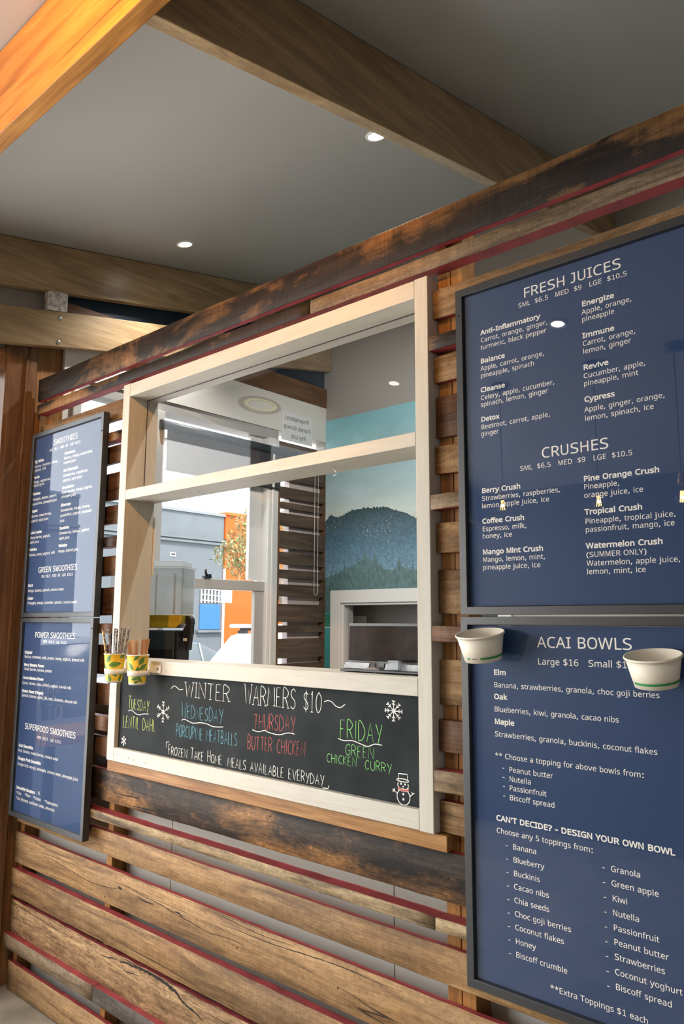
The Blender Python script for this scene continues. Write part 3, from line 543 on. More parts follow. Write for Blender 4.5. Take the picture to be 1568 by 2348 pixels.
 'Q': (787, [[726, 365, 709, 228, 673, 137, 632, 81, 598, 51, 516, 8, 688, -173, 558, -173, 419, -9, 340, -7, 268, 9, 208, 37, 157, 77, 107, 148, 75, 235, 62, 338, 65, 437, 87, 532, 126, 613, 184, 675, 234, 706, 324, 733, 430, 737, 524, 718, 576, 692, 641, 636, 688, 562, 716, 470], [157, 365, 163, 279, 182, 207, 215, 148, 260, 105, 320, 78, 394, 69, 468, 78, 528, 105, 559, 132, 595, 185, 619, 254, 629, 335, 628, 409, 616, 487, 591, 552, 553, 604, 501, 638, 434, 656, 344, 654, 260, 623, 215, 580, 182, 522, 163, 450]]),
 'R': (695, [[329, 727, 419, 721, 492, 704, 548, 675, 597, 619, 616, 564, 619, 520, 603, 437, 578, 400, 548, 370, 459, 326, 678, 0, 561, 0, 368, 300, 209, 300, 209, 0, 108, 0, 108, 727], [323, 648, 209, 648, 209, 378, 359, 379, 413, 387, 470, 413, 504, 456, 515, 532, 506, 571, 487, 602, 431, 634]]),
 'S': (684, [[625, 194, 616, 134, 587, 84, 540, 44, 452, 7, 370, -7, 259, -9, 142, 3, 64, 24, 64, 112, 220, 75, 373, 73, 424, 83, 473, 108, 498, 133, 513, 175, 505, 229, 469, 270, 396, 306, 204, 373, 142, 410, 107, 446, 81, 499, 76, 571, 91, 622, 124, 664, 172, 698, 211, 715, 332, 737, 473, 729, 604, 696, 569, 618, 414, 654, 321, 655, 263, 644, 207, 606, 193, 581, 188, 551, 201, 498, 242, 459, 318, 426, 476, 371, 563, 324, 613, 262]]),
 'T': (616, [[358, 0, 258, 0, 258, 647, 11, 647, 11, 727, 604, 727, 604, 647, 358, 647]]),
 'U': (732, [[641, 257, 628, 163, 600, 101, 557, 51, 498, 14, 422, -6, 320, -8, 245, 8, 185, 41, 121, 118, 92, 220, 90, 727, 180, 727, 182, 227, 201, 155, 244, 103, 310, 75, 368, 69, 426, 75, 486, 102, 533, 159, 551, 239, 552, 727, 641, 727]]),
 'V': (684, [[684, 727, 393, 0, 291, 0, 0, 727, 107, 727, 302, 232, 342, 102, 393, 263, 576, 727]]),
 'W': (989, [[975, 727, 773, 0, 676, 0, 490, 620, 461, 497, 311, 0, 214, 0, 13, 727, 113, 727, 237, 260, 267, 110, 305, 281, 441, 727, 540, 727, 687, 262, 721, 110, 745, 232, 875, 727]]),
 'X': (685, [[680, 0, 561, 0, 340, 316, 116, 0, 5, 0, 282, 379, 22, 727, 139, 727, 344, 442, 549, 727, 660, 727, 402, 381]]),
 'Y': (615, [[307, 370, 510, 727, 615, 727, 356, 282, 356, 0, 259, 0, 259, 278, 0, 727, 106, 727]]),
 'Z': (685, [[638, 0, 46, 0, 46, 69, 496, 646, 60, 646, 60, 727, 626, 727, 626, 658, 176, 81, 638, 81]]),
 'a': (601, [[309, 555, 400, 544, 446, 525, 479, 495, 502, 454, 514, 372, 514, 0, 446, 0, 423, 77, 372, 28, 323, 2, 261, -9, 181, -6, 138, 7, 101, 29, 60, 87, 49, 152, 57, 202, 79, 244, 117, 277, 170, 303, 239, 319, 422, 329, 414, 419, 401, 446, 367, 471, 321, 482, 259, 479, 141, 441, 112, 508, 219, 545], [336, 264, 246, 254, 204, 240, 175, 221, 157, 197, 147, 151, 154, 111, 167, 91, 210, 67, 275, 63, 338, 79, 388, 114, 416, 170, 421, 267]]),
 'b': (623, [[175, 585, 170, 473, 214, 515, 253, 539, 343, 555, 406, 547, 461, 523, 525, 459, 560, 359, 567, 243, 548, 138, 530, 96, 492, 46, 425, 4, 386, -7, 323, -10, 239, 13, 168, 69, 150, 0, 86, 0, 86, 774, 175, 774], [328, 481, 277, 475, 237, 459, 208, 431, 189, 392, 177, 320, 179, 210, 198, 137, 221, 101, 277, 70, 330, 64, 375, 70, 426, 102, 450, 137, 466, 184, 474, 307, 466, 364, 450, 410, 426, 445, 393, 468]]),
 'c': (521, [[326, -10, 253, -3, 188, 19, 135, 57, 106, 91, 75, 156, 63, 209, 61, 302, 76, 387, 122, 472, 155, 503, 214, 535, 282, 553, 347, 556, 418, 547, 485, 526, 456, 452, 361, 476, 277, 472, 247, 461, 210, 436, 171, 369, 159, 293, 163, 211, 184, 145, 220, 99, 274, 73, 325, 67, 396, 74, 475, 99, 475, 19, 411, -3]]),
 'd': (623, [[279, -10, 216, -2, 162, 21, 116, 61, 83, 116, 57, 227, 57, 317, 71, 395, 117, 484, 162, 524, 217, 548, 280, 556, 354, 545, 400, 522, 454, 476, 448, 774, 537, 774, 537, 0, 465, 0, 448, 73, 416, 37, 373, 9, 331, -5], [293, 64, 344, 69, 385, 85, 414, 111, 440, 171, 449, 255, 445, 333, 426, 408, 403, 444, 346, 476, 292, 482, 248, 475, 197, 442, 164, 381, 148, 270, 164, 159, 184, 118, 212, 88, 248, 70]]),
 'e': (596, [[309, 556, 376, 548, 416, 535, 451, 515, 493, 474, 523, 420, 535, 379, 542, 256, 154, 256, 168, 174, 203, 115, 239, 88, 283, 72, 401, 70, 517, 104, 517, 25, 401, -6, 331, -10, 255, -2, 189, 21, 150, 46, 105, 96, 82, 137, 62, 212, 59, 298, 72, 377, 100, 443, 142, 495, 196, 532, 238, 547], [308, 483, 248, 472, 202, 441, 172, 392, 156, 327, 445, 327, 435, 396, 411, 439, 363, 474]]),
 'f': (352, [[340, 477, 202, 477, 202, 0, 112, 0, 112, 477, 15, 477, 15, 518, 112, 549, 121, 662, 140, 708, 169, 742, 237, 774, 331, 776, 396, 761, 372, 690, 291, 706, 251, 698, 232, 685, 207, 637, 202, 546, 340, 546]]),
 'g': (623, [[279, 556, 330, 551, 375, 536, 415, 510, 449, 473, 466, 546, 537, 546, 537, -9, 530, -80, 511, -139, 477, -185, 431, -218, 391, -233, 321, -244, 237, -242, 154, -229, 98, -210, 98, -127, 155, -150, 224, -165, 342, -165, 379, -152, 409, -129, 431, -98, 444, -60, 452, 72, 404, 26, 348, -1, 280, -10, 214, -2, 136, 41, 97, 91, 71, 153, 57, 229, 57, 314, 71, 389, 97, 452, 136, 503, 186, 537], [291, 481, 249, 474, 213, 456, 185, 426, 165, 385, 148, 271, 164, 157, 198, 100, 249, 69, 293, 63, 343, 68, 382, 82, 406, 100, 433, 144, 447, 205, 449, 296, 438, 376, 420, 420, 392, 451, 355, 471]]),
 'h': (633, [[177, 547, 172, 470, 241, 529, 282, 545, 338, 555, 391, 553, 445, 540, 488, 518, 519, 483, 540, 437, 549, 378, 550, 0, 461, 0, 461, 349, 453, 407, 431, 448, 408, 466, 338, 481, 254, 465, 204, 418, 188, 375, 179, 323, 177, 0, 87, 0, 87, 774, 177, 774]]),
 'i': (274, [[184, 546, 184, 0, 90, 0, 90, 546], [138, 750, 164, 744, 185, 726, 192, 703, 188, 668, 176, 651, 152, 638, 123, 638, 99, 651, 85, 676, 87, 719, 104, 741]]),
 'j': (344, [[29, -244, -73, -232, -73, -160, 41, -168, 85, -152, 106, -126, 113, -85, 113, 546, 231, 546, 225, -129, 202, -181, 158, -218, 93, -240], [104, 693, 113, 726, 146, 747, 190, 749, 227, 732, 239, 711, 239, 676, 227, 656, 199, 640, 164, 637, 131, 646, 109, 668]]),
 'k': (592, [[191, 370, 191, 281, 262, 361, 451, 546, 565, 546, 325, 313, 582, 0, 465, 0, 258, 255, 191, 201, 191, 0, 94, 0, 94, 774, 191, 774]]),
 'l': (274, [[184, 0, 90, 0, 90, 774, 184, 774]]),
 'm': (973, [[700, 556, 758, 551, 825, 523, 856, 491, 877, 447, 889, 355, 889, 0, 798, 0, 798, 351, 791, 408, 771, 448, 749, 466, 685, 481, 636, 476, 597, 460, 569, 435, 543, 379, 534, 301, 534, 0, 443, 0, 438, 402, 421, 441, 401, 461, 365, 477, 329, 481, 252, 465, 205, 418, 182, 324, 180, 0, 88, 0, 88, 546, 162, 546, 176, 471, 181, 471, 216, 512, 271, 543, 334, 556, 405, 550, 467, 525, 521, 464, 555, 505, 598, 534, 648, 550]]),
 'n': (633, [[351, 556, 412, 551, 482, 523, 515, 491, 537, 447, 550, 355, 550, 0, 461, 0, 461, 349, 453, 407, 431, 448, 408, 466, 338, 481, 261, 468, 225, 445, 201, 411, 178, 314, 177, 0, 87, 0, 87, 546, 160, 546, 178, 471, 207, 505, 252, 535, 295, 550]]),
 'o': (607, [[553, 274, 548, 210, 529, 136, 496, 77, 449, 32, 390, 3, 321, -10, 251, -5, 189, 15, 137, 52, 96, 105, 68, 171, 57, 230, 56, 303, 69, 382, 96, 447, 137, 498, 211, 541, 280, 555, 352, 552, 434, 523, 484, 482, 521, 427, 545, 358], [146, 274, 163, 162, 184, 121, 215, 90, 255, 71, 322, 65, 368, 75, 404, 99, 432, 133, 450, 179, 461, 295, 454, 352, 438, 400, 393, 456, 353, 474, 303, 481, 253, 474, 213, 456, 184, 426, 163, 384]]),
 'p': (623, [[344, 556, 407, 548, 461, 525, 506, 486, 540, 431, 560, 360, 567, 274, 564, 215, 548, 140, 530, 97, 492, 47, 444, 12, 387, -7, 330, -10, 269, 1, 222, 24, 169, 69, 175, -244, 86, -244, 86, 546, 159, 546, 175, 471, 214, 514, 249, 536, 292, 551], [328, 481, 279, 475, 240, 460, 211, 434, 187, 383, 176, 312, 179, 212, 195, 145, 227, 97, 263, 75, 294, 67, 375, 71, 401, 83, 431, 112, 464, 183, 474, 305, 450, 405, 426, 442, 393, 467]]),
 'q': (623, [[448, -11, 453, 73, 368, 7, 277, -10, 215, -2, 162, 21, 98, 86, 63, 186, 57, 302, 75, 407, 94, 449, 132, 499, 199, 542, 237, 552, 300, 555, 384, 532, 453, 471, 466, 546, 537, 546, 537, -244, 448, -244], [294, 64, 344, 69, 383, 85, 413, 110, 437, 162, 448, 232, 445, 334, 425, 409, 401, 444, 345, 476, 292, 482, 247, 475, 196, 442, 164, 381, 148, 270, 164, 160, 184, 119, 212, 88, 249, 70]]),
 'r': (427, [[346, 556, 411, 550, 400, 467, 345, 474, 299, 469, 252, 445, 213, 407, 192, 367, 180, 318, 179, 0, 88, 0, 88, 546, 162, 546, 177, 446, 211, 493, 255, 530, 298, 549]]),
 's': (521, [[472, 151, 465, 102, 444, 62, 410, 31, 345, 3, 263, -10, 183, -8, 120, 2, 57, 24, 57, 106, 157, 72, 265, 63, 304, 68, 347, 84, 371, 110, 379, 131, 374, 168, 343, 201, 139, 289, 77, 338, 58, 383, 57, 434, 71, 473, 97, 505, 160, 539, 243, 555, 358, 549, 460, 519, 427, 448, 323, 478, 231, 481, 168, 459, 155, 444, 147, 416, 157, 384, 188, 358, 364, 286, 426, 250, 463, 203]]),
 't': (394, [[288, 63, 370, 74, 370, 6, 299, -9, 228, -6, 187, 5, 152, 25, 124, 56, 106, 100, 100, 159, 100, 477, 17, 477, 17, 519, 102, 555, 140, 671, 196, 671, 196, 546, 366, 546, 366, 477, 196, 477, 199, 131, 208, 106, 231, 80]]),
 'u': (633, [[546, 546, 546, 0, 472, 0, 459, 72, 400, 20, 316, -8, 259, -10, 203, -1, 131, 37, 97, 91, 83, 145, 81, 546, 172, 546, 172, 194, 180, 137, 202, 97, 225, 79, 294, 64, 378, 80, 402, 95, 429, 127, 445, 170, 454, 222, 456, 546]]),
 'v': (592, [[237, 0, 0, 546, 110, 546, 255, 192, 293, 79, 482, 546, 592, 546, 354, 0]]),
 'w': (818, [[449, 309, 406, 453, 375, 329, 269, 1, 164, 1, 11, 547, 106, 547, 220, 93, 360, 547, 460, 547, 571, 189, 593, 94, 713, 547, 807, 547, 651, 1, 544, 1]]),
 'x': (592, [[237, 279, 30, 546, 142, 546, 297, 340, 450, 546, 561, 546, 354, 279, 572, 0, 460, 0, 297, 218, 131, 0, 20, 0]]),
 'y': (592, [[1, 546, 110, 546, 256, 208, 297, 87, 482, 546, 592, 546, 316, -92, 251, -188, 200, -223, 153, -239, 88, -244, 13, -236, 13, -165, 104, -170, 160, -150, 205, -102, 252, -2]]),
 'z': (525, [[481, 0, 44, 0, 44, 59, 365, 477, 63, 477, 63, 546, 474, 546, 474, 479, 156, 69, 481, 69]]),
}
GLYPH = {}
for ch, (a, loops) in OUTLINES.items():
    GLYPH[ch] = (a / 1000, [[(k[i] / 1000, k[i + 1] / 1000) for i in range(0, len(k), 2)] for k in loops])
GLYPH['J'] = (0.455, [[(.07, .727), (.352, .727), (.352, .2), (.33, .09), (.27, .025), (.17, -.008), (.02, 0), (.02, .09), (.15, .075), (.22, .1), (.25, .16), (.257, .653), (.07, .653)]])
GLYPH['1'] = (0.636, [[(.12, 0), (.54, 0), (.54, .074), (.387, .074), (.387, .727), (.314, .727), (.11, .60), (.15, .54), (.296, .633), (.296, .074), (.12, .074)]])
from mathutils.geometry import tessellate_polygon
def _inside(p, poly):
    x, y = p; c = False
    for i in range(len(poly)):
        (x1, y1), (x2, y2) = poly[i - 1], poly[i]
        if (y1 > y) != (y2 > y) and x < (x2 - x1) * (y - y1) / (y2 - y1) + x1: c = not c
    return c
def _grow(poly, d):
    A = sum(poly[i - 1][0] * poly[i][1] - poly[i][0] * poly[i - 1][1] for i in range(len(poly)))
    sg = 1 if A > 0 else -1; out = []
    for i in range(len(poly)):
        a, b, c = Vector(poly[i - 1]), Vector(poly[i]), Vector(poly[(i + 1) % len(poly)])
        u, v = (b - a), (c - b)
        if u.length < 1e-6 or v.length < 1e-6: out.append(tuple(b)); continue
        u.normalize(); v.normalize(); n1 = Vector((u.y, -u.x)) * sg; n2 = Vector((v.y, -v.x)) * sg
        n = n1 + n2; n = n / max(0.55, n.length_squared / 2) if n.length > 1e-6 else n1
        out.append(tuple(b + n * d))
    return out
_tess = {}
def glyph_tris(ch, bold):
    if (ch, bold) in _tess: return _tess[(ch, bold)]
    adv, cons = GLYPH[ch]; k = 1.12 if bold else 1.0
    cons = [[(x * k, y) for x, y in c] for c in cons]
    hole = [any(j != i and _inside(c[0], d) for j, d in enumerate(cons)) for i, c in enumerate(cons)]
    d = 0.038 if bold else 0.004
    res = []
    for i, c in enumerate(cons):
        if hole[i]: continue
        loops = [_grow(c, d)] + [_grow(h, -d) for j, h in enumerate(cons) if hole[j] and _inside(h[0], c)]
        pts = [p for l in loops for p in l]
        res.append((pts, tessellate_polygon([[Vector((x, y, 0)) for x, y in l] for l in loops])))
    _tess[(ch, bold)] = (adv * k, res); return _tess[(ch, bold)]
def write(q, text, em, P, m, bold=False):
    """lay text along P(u, v) -> point, u along the baseline, v up, in metres"""
    u = 0.0
    for ch in text:
        adv, res = glyph_tris(ch, bold)
        for pts, tris in res:
            vs = [q.bm.verts.new(P(u + x * em, y * em)) for x, y in pts]
            for t in tris:
                try: f = q.bm.faces.new([vs[i] for i in t]); f.material_index = q.mi(m)
                except ValueError: pass
        u += adv * em
    return u
MENU = {}
MENU['juice'] = [
 ('FRESH JUICES',2,-0.9131,2.5176), ('SML  $6.5   MED  $9   LGE  $10.5',0,-0.9280,2.4940), ('Anti-Inflammatory',1,-1.0438,2.4493),
 ('Carrot, orange, ginger,',0,-1.0444,2.4279), ('turmeric, black pepper',0,-1.0449,2.4073), ('Balance',1,-1.0459,2.3688),
 ('Apple, carrot, orange,',0,-1.0464,2.3479), ('pineapple, spinach',0,-1.0469,2.3279), ('Cleanse',1,-1.0479,2.2877),
 ('Celery, apple, cucumber,',0,-1.0480,2.2662), ('spinach, lemon, ginger',0,-1.0485,2.2473), ('Detox',1,-1.0486,2.2062),
 ('Beetroot, carrot, apple,',0,-1.0491,2.1851), ('ginger',0,-1.0496,2.1662), ('Energize',1,-0.7541,2.4486),
 ('Apple, orange,',0,-0.7549,2.4275), ('pineapple',0,-0.7554,2.4086), ('Immune',1,-0.7557,2.3668),
 ('Carrot, orange,',0,-0.7561,2.3464), ('lemon, ginger',0,-0.7559,2.3263), ('Revive',1,-0.7569,2.2854),
 ('Cucumber, apple,',0,-0.7574,2.2639), ('pineapple, mint',0,-0.7575,2.2446), ('Cypress',1,-0.7577,2.2047),
 ('Apple, ginger, orange,',0,-0.7584,2.1791), ('lemon, spinach, ice',0,-0.7586,2.1572), ('CRUSHES',2,-0.8767,2.0815),
 ('SML  $6.5   MED  $9   LGE  $10.5',0,-0.9370,2.0568), ('Berry Crush',1,-1.0512,2.0115), ('Strawberries, raspberries,',0,-1.0518,1.9904),
 ('lemon, apple juice, ice',0,-1.0523,1.9704), ('Coffee Crush',1,-1.0520,1.9299), ('Espresso, milk,',0,-1.0525,1.9091),
 ('honey, ice',0,-1.0525,1.8899), ('Mango Mint Crush',1,-1.0527,1.8483), ('Mango, lemon, mint,',0,-1.0527,1.8279),
 ('pineapple juice, ice',0,-1.0533,1.8078), ('Pine Orange Crush',1,-0.7680,2.0092), ('Pineapple,',0,-0.7685,1.9895),
 ('orange juice, ice',0,-0.7687,1.9686), ('Tropical Crush',1,-0.7686,1.9282), ('Pineapple, tropical juice,',0,-0.7687,1.9058),
 ('passionfruit, mango, ice',0,-0.7689,1.8857), ('Watermelon Crush',1,-0.7687,1.8466), ('(SUMMER ONLY)',0,-0.7696,1.8255),
 ('Watermelon, apple juice,',0,-0.7691,1.8051), ('lemon, mint, ice',0,-0.7699,1.7853)]
MENU['acai'] = [
 ('ACAI BOWLS',2,-0.9046,1.6111), ('Large $16   Small $10',3,-0.9053,1.5701), ('Elm',1,-1.0285,1.5399),
 ('Banana, strawberries, granola, choc goji berries',0,-1.0285,1.5088), ('Oak',1,-1.0289,1.4796), ('Blueberries, kiwi, granola, cacao nibs',0,-1.0293,1.4486),
 ('Maple',1,-1.0289,1.4182), ('Strawberries, granola, buckinis, coconut flakes',0,-1.0293,1.3877), ('** Choose a topping for above bowls from:',0,-1.0303,1.3356),
 ('-',0,-1.0111,1.3080), ('Peanut butter',0,-0.9916,1.3055), ('-',0,-1.0110,1.2858),
 ('Nutella',0,-0.9918,1.2833), ('-',0,-1.0107,1.2644), ('Passionfruit',0,-0.9921,1.2618),
 ('-',0,-1.0106,1.2417), ('Biscoff spread',0,-0.9924,1.2391), ("CAN'T DECIDE? - DESIGN YOUR OWN BOWL",1,-1.0311,1.1854),
 ('Choose any 5 toppings from:',0,-1.0311,1.1559), ('Banana',0,-0.9873,1.1253), ('Blueberry',0,-0.9870,1.0954),
 ('Buckinis',0,-0.9867,1.0642), ('Cacao nibs',0,-0.9869,1.0339), ('Chia seeds',0,-0.9871,1.0029),
 ('Choc goji berries',0,-0.9868,0.9723), ('Coconut flakes',0,-0.9866,0.9420), ('Honey',0,-0.9864,0.9108),
 ('Biscoff crumble',0,-0.9865,0.8807), ('-',0,-1.0070,1.1254), ('-',0,-1.0068,1.0941),
 ('-',0,-1.0067,1.0630), ('-',0,-1.0066,1.0321), ('-',0,-1.0064,1.0013),
 ('-',0,-1.0063,0.9706), ('-',0,-1.0061,0.9401), ('-',0,-1.0060,0.9098),
 ('-',0,-1.0059,0.8796), ('Granola',0,-0.7434,1.1249), ('Green apple',0,-0.7435,1.0944),
 ('Kiwi',0,-0.7430,1.0631), ('Nutella',0,-0.7437,1.0331), ('Passionfruit',0,-0.7432,1.0025),
 ('Peanut butter',0,-0.7433,0.9727), ('Strawberries',0,-0.7438,0.9427), ('Coconut yoghurt',0,-0.7443,0.9118),
 ('Biscoff spread',0,-0.7444,0.8815), ('-',0,-0.7633,1.1243), ('-',0,-0.7634,1.0930),
 ('-',0,-0.7634,1.0619), ('-',0,-0.7635,1.0309), ('-',0,-0.7636,1.0000),
 ('-',0,-0.7636,0.9694), ('-',0,-0.7637,0.9389), ('-',0,-0.7638,0.9085),
 ('-',0,-0.7638,0.8783), ('**Extra Toppings $1 each',0,-0.8996,0.8334)]
MENU['smoothie'] = [
 ('SMOOTHIES',2,-3.4124,2.5068), ('SML  $6.5   MED  $9   LGE  $10.5',0,-3.4504,2.4797), ('Big White',1,-3.5953,2.4423),
 ('Banana, cinnamon, honey,',0,-3.5923,2.4176), ('yoghurt, milk',0,-3.5916,2.3982), ('Fernie',1,-3.5946,2.3627),
 ('Mango, raspberries,',0,-3.5935,2.3397), ('tropical juice',0,-3.5942,2.3227), ('Fortress',1,-3.5934,2.2802),
 ('Pineapple, banana, yoghurt,',0,-3.5936,2.2529), ('passionfruit, pineapple juice',0,-3.5924,2.2302), ('Jasper',1,-3.5943,2.1955),
 ('Banana, mixed berries,',0,-3.5930,2.1700), ('yoghurt, apple juice',0,-3.5929,2.1474), ('Lake Louise',1,-3.5917,2.0888),
 ('Mixed berries, yoghurt,',0,-3.5912,2.0640), ('apple juice',0,-3.5922,2.0426), ('Nakiska',1,-3.5920,2.0063),
 ('Banana, cacao, yoghurt, milk',0,-3.5915,1.9809), ('Panorama',1,-3.3007,2.4432), ('Banana, mango, passionfruit,',0,-3.3026,2.4205),
 ('tropical juice',0,-3.3044,2.3990), ('Red Mountain',1,-3.3026,2.3612), ('Strawberries, raspberries,',0,-3.3042,2.3369),
 ('yoghurt, apple juice',0,-3.3041,2.3138), ('Revelstoke',1,-3.3045,2.2793), ('Mixed berries, mango, yoghurt,',0,-3.3055,2.2579),
 ('pineapple juice',0,-3.3057,2.2374), ('Silverstar',1,-3.3080,2.1974), ('Strawberries, mango, banana,',0,-3.3086,2.1723),
 ('passionfruit, yoghurt, pineapple',0,-3.3068,2.1493), ('juice',0,-3.3082,2.1245), ('Sunshine',1,-3.3085,2.0896),
 ('Strawberries, banana, yoghurt,',0,-3.3083,2.0658), ('apple juice',0,-3.3074,2.0427), ('Whistler',1,-3.3068,2.0076),
 ('Mango, tropical juice',0,-3.3072,1.9829), ('GREEN SMOOTHIES',2,-3.4887,1.8970), ('SML  $6.5   MED  $9   LGE  $10.5',0,-3.4545,1.8721),
 ('Birch',1,-3.5810,1.8325), ('Mango, banana, spinach, coconut water',0,-3.5787,1.8079), ('Cedar',1,-3.5774,1.7713),
 ('Pineapple, mango, cucumber, spinach, coconut water',0,-3.5763,1.7488)]
MENU['power'] = [
 ('POWER SMOOTHIES',2,-3.4812,1.5929), ('MED  $10.5   LGE  $12.5',0,-3.3989,1.5701), ('Original',1,-3.5735,1.5173),
 ('Banana, cinnamon, malt, protein, honey, yoghurt, almond milk',0,-3.5716,1.4974), ('Berry Banana Power',1,-3.5713,1.4598), ('Mixed berries, banana, protein',0,-3.5654,1.4401),
 ('Cacao Banana Power',1,-3.5753,1.3998), ('Cacao, banana, maca, protein, yoghurt, low-fat milk',0,-3.5769,1.3760), ('Green Power (Vegan)',1,-3.5750,1.3383),
 ('Spinach, banana, apple, LSA, oats, cinnamon, almond milk',0,-3.5771,1.3184), ('SUPERFOOD SMOOTHIES',2,-3.5262,1.1747), ('MED  $10.5   LGE  $12.5',0,-3.4011,1.1422),
 ('Acai Smoothie',1,-3.5735,1.0900), ('Acai, banana, mixed berries, coconut water',0,-3.5752,1.0677), ('Dragon Fruit Smoothie',1,-3.5732,1.0319),
 ('Dragon fruit, mango, pineapple, coconut water, pineapple juice',0,-3.5735,1.0066), ('Smoothie Boosters',1,-3.5709,0.9016), ('$1',0,-3.3660,0.9050),
 ('*Chia',0,-3.5676,0.8776), ('*Maca',0,-3.4858,0.8808), ('*Protein',0,-3.4039,0.8792),
 ('*Supergreens',0,-3.3001,0.8792), ('*LSA (linseed, sunflower seeds, almonds)',0,-3.5691,0.8544)]

# ---------------------------------------------------------------- framed menu boards
def menu_board(x0, z0, z1, key, heading_label, label, smear):
    x1 = x0 + 0.664; F = 0.021
    t = thing('menu_board', ((x0 + x1) / 2, -0.001, z0), label, 'menu board', 'framed blue menu boards')
    q = MB(); yf, yb = -0.032, -0.002
    prof = [(yf, 0.0), (yf, F), (-0.012, F + 0.001), (-0.006, F + 0.001), (yb, F + 0.001), (yb, 0)]
    # mitred frame: one profile swept round the four corners
    ring = []
    for (cx, cz, sx, sz) in ((x0, z0, 1, 1), (x1, z0, -1, 1), (x1, z1, -1, -1), (x0, z1, 1, -1)):
        ring.append([q.bm.verts.new((cx + sx * d, y, cz + sz * d)) for y, d in prof])
    for i in range(4):
        A, B = ring[i], ring[(i + 1) % 4]
        for j in range(len(prof)):
            f = q.bm.faces.new((A[j], B[j], B[(j + 1) % len(prof)], A[(j + 1) % len(prof)])); f.material_index = q.mi(BLACKF)
    q.build('frame', t, bevel=0.0012)
    post = boxo('poster', (x0 + F + 0.0015, x1 - F - 0.0015, -0.0195, -0.006, z0 + F + 0.0015, z1 - F - 0.0015), BLUEP, t)
    boxo('glazing', (x0 + F + 0.0012, x1 - F - 0.0012, -0.0235, -0.0215, z0 + F + 0.0012, z1 - F - 0.0012), GLAZ, t)
    for txt, st_, x, z in MENU[key]:
        em = (0.0171, 0.0171, 0.0360, 0.0211)[st_]; u0 = 0.0; cut = 3 if '$' in txt else 99
        bits = txt.split('   ') if cut == 3 else [txt]
        for bit in bits:
            q = MB(); u0 += write(q, bit, em, lambda u, v: (x + u0 + u, -0.0199, z + v), INK, st_ == 1) + 3 * 0.352 * em
            q.build(('menu_text', 'item_name', 'heading', 'price_text')[st_], post, recalc=False)
    for sx, sz in smear:
        q = MB(); q.lathe([(0, -0.0022), (0.0028, -0.0022), (0.0034, 0)], BLACKM, n=12)
        for v in q.bm.verts: v.co = Vector((v.co.x + sx, -0.0322 + v.co.z, v.co.y + sz))
        q.build('frame_screw', t)
    return t
menu_board(-3.613, 1.688, 2.587, 'smoothie', 'SMOOTHIES', 'black framed blue menu board headed SMOOTHIES and GREEN SMOOTHIES', [(-2.958, 2.50), (-3.605, 2.50)])
menu_board(-3.613, 0.780, 1.684, 'power', 'POWER', 'black framed blue menu board headed POWER SMOOTHIES, mirroring the street', [(-2.958, 1.64)])
menu_board(-1.116, 1.691, 2.593, 'juice', 'FRESH JUICES', 'black framed blue menu board headed FRESH JUICES and CRUSHES', [(-1.107, 2.517)])
menu_board(-1.117, 0.782, 1.686, 'acai', 'ACAI BOWLS', 'black framed blue menu board headed ACAI BOWLS with two paper bowls on it', [])

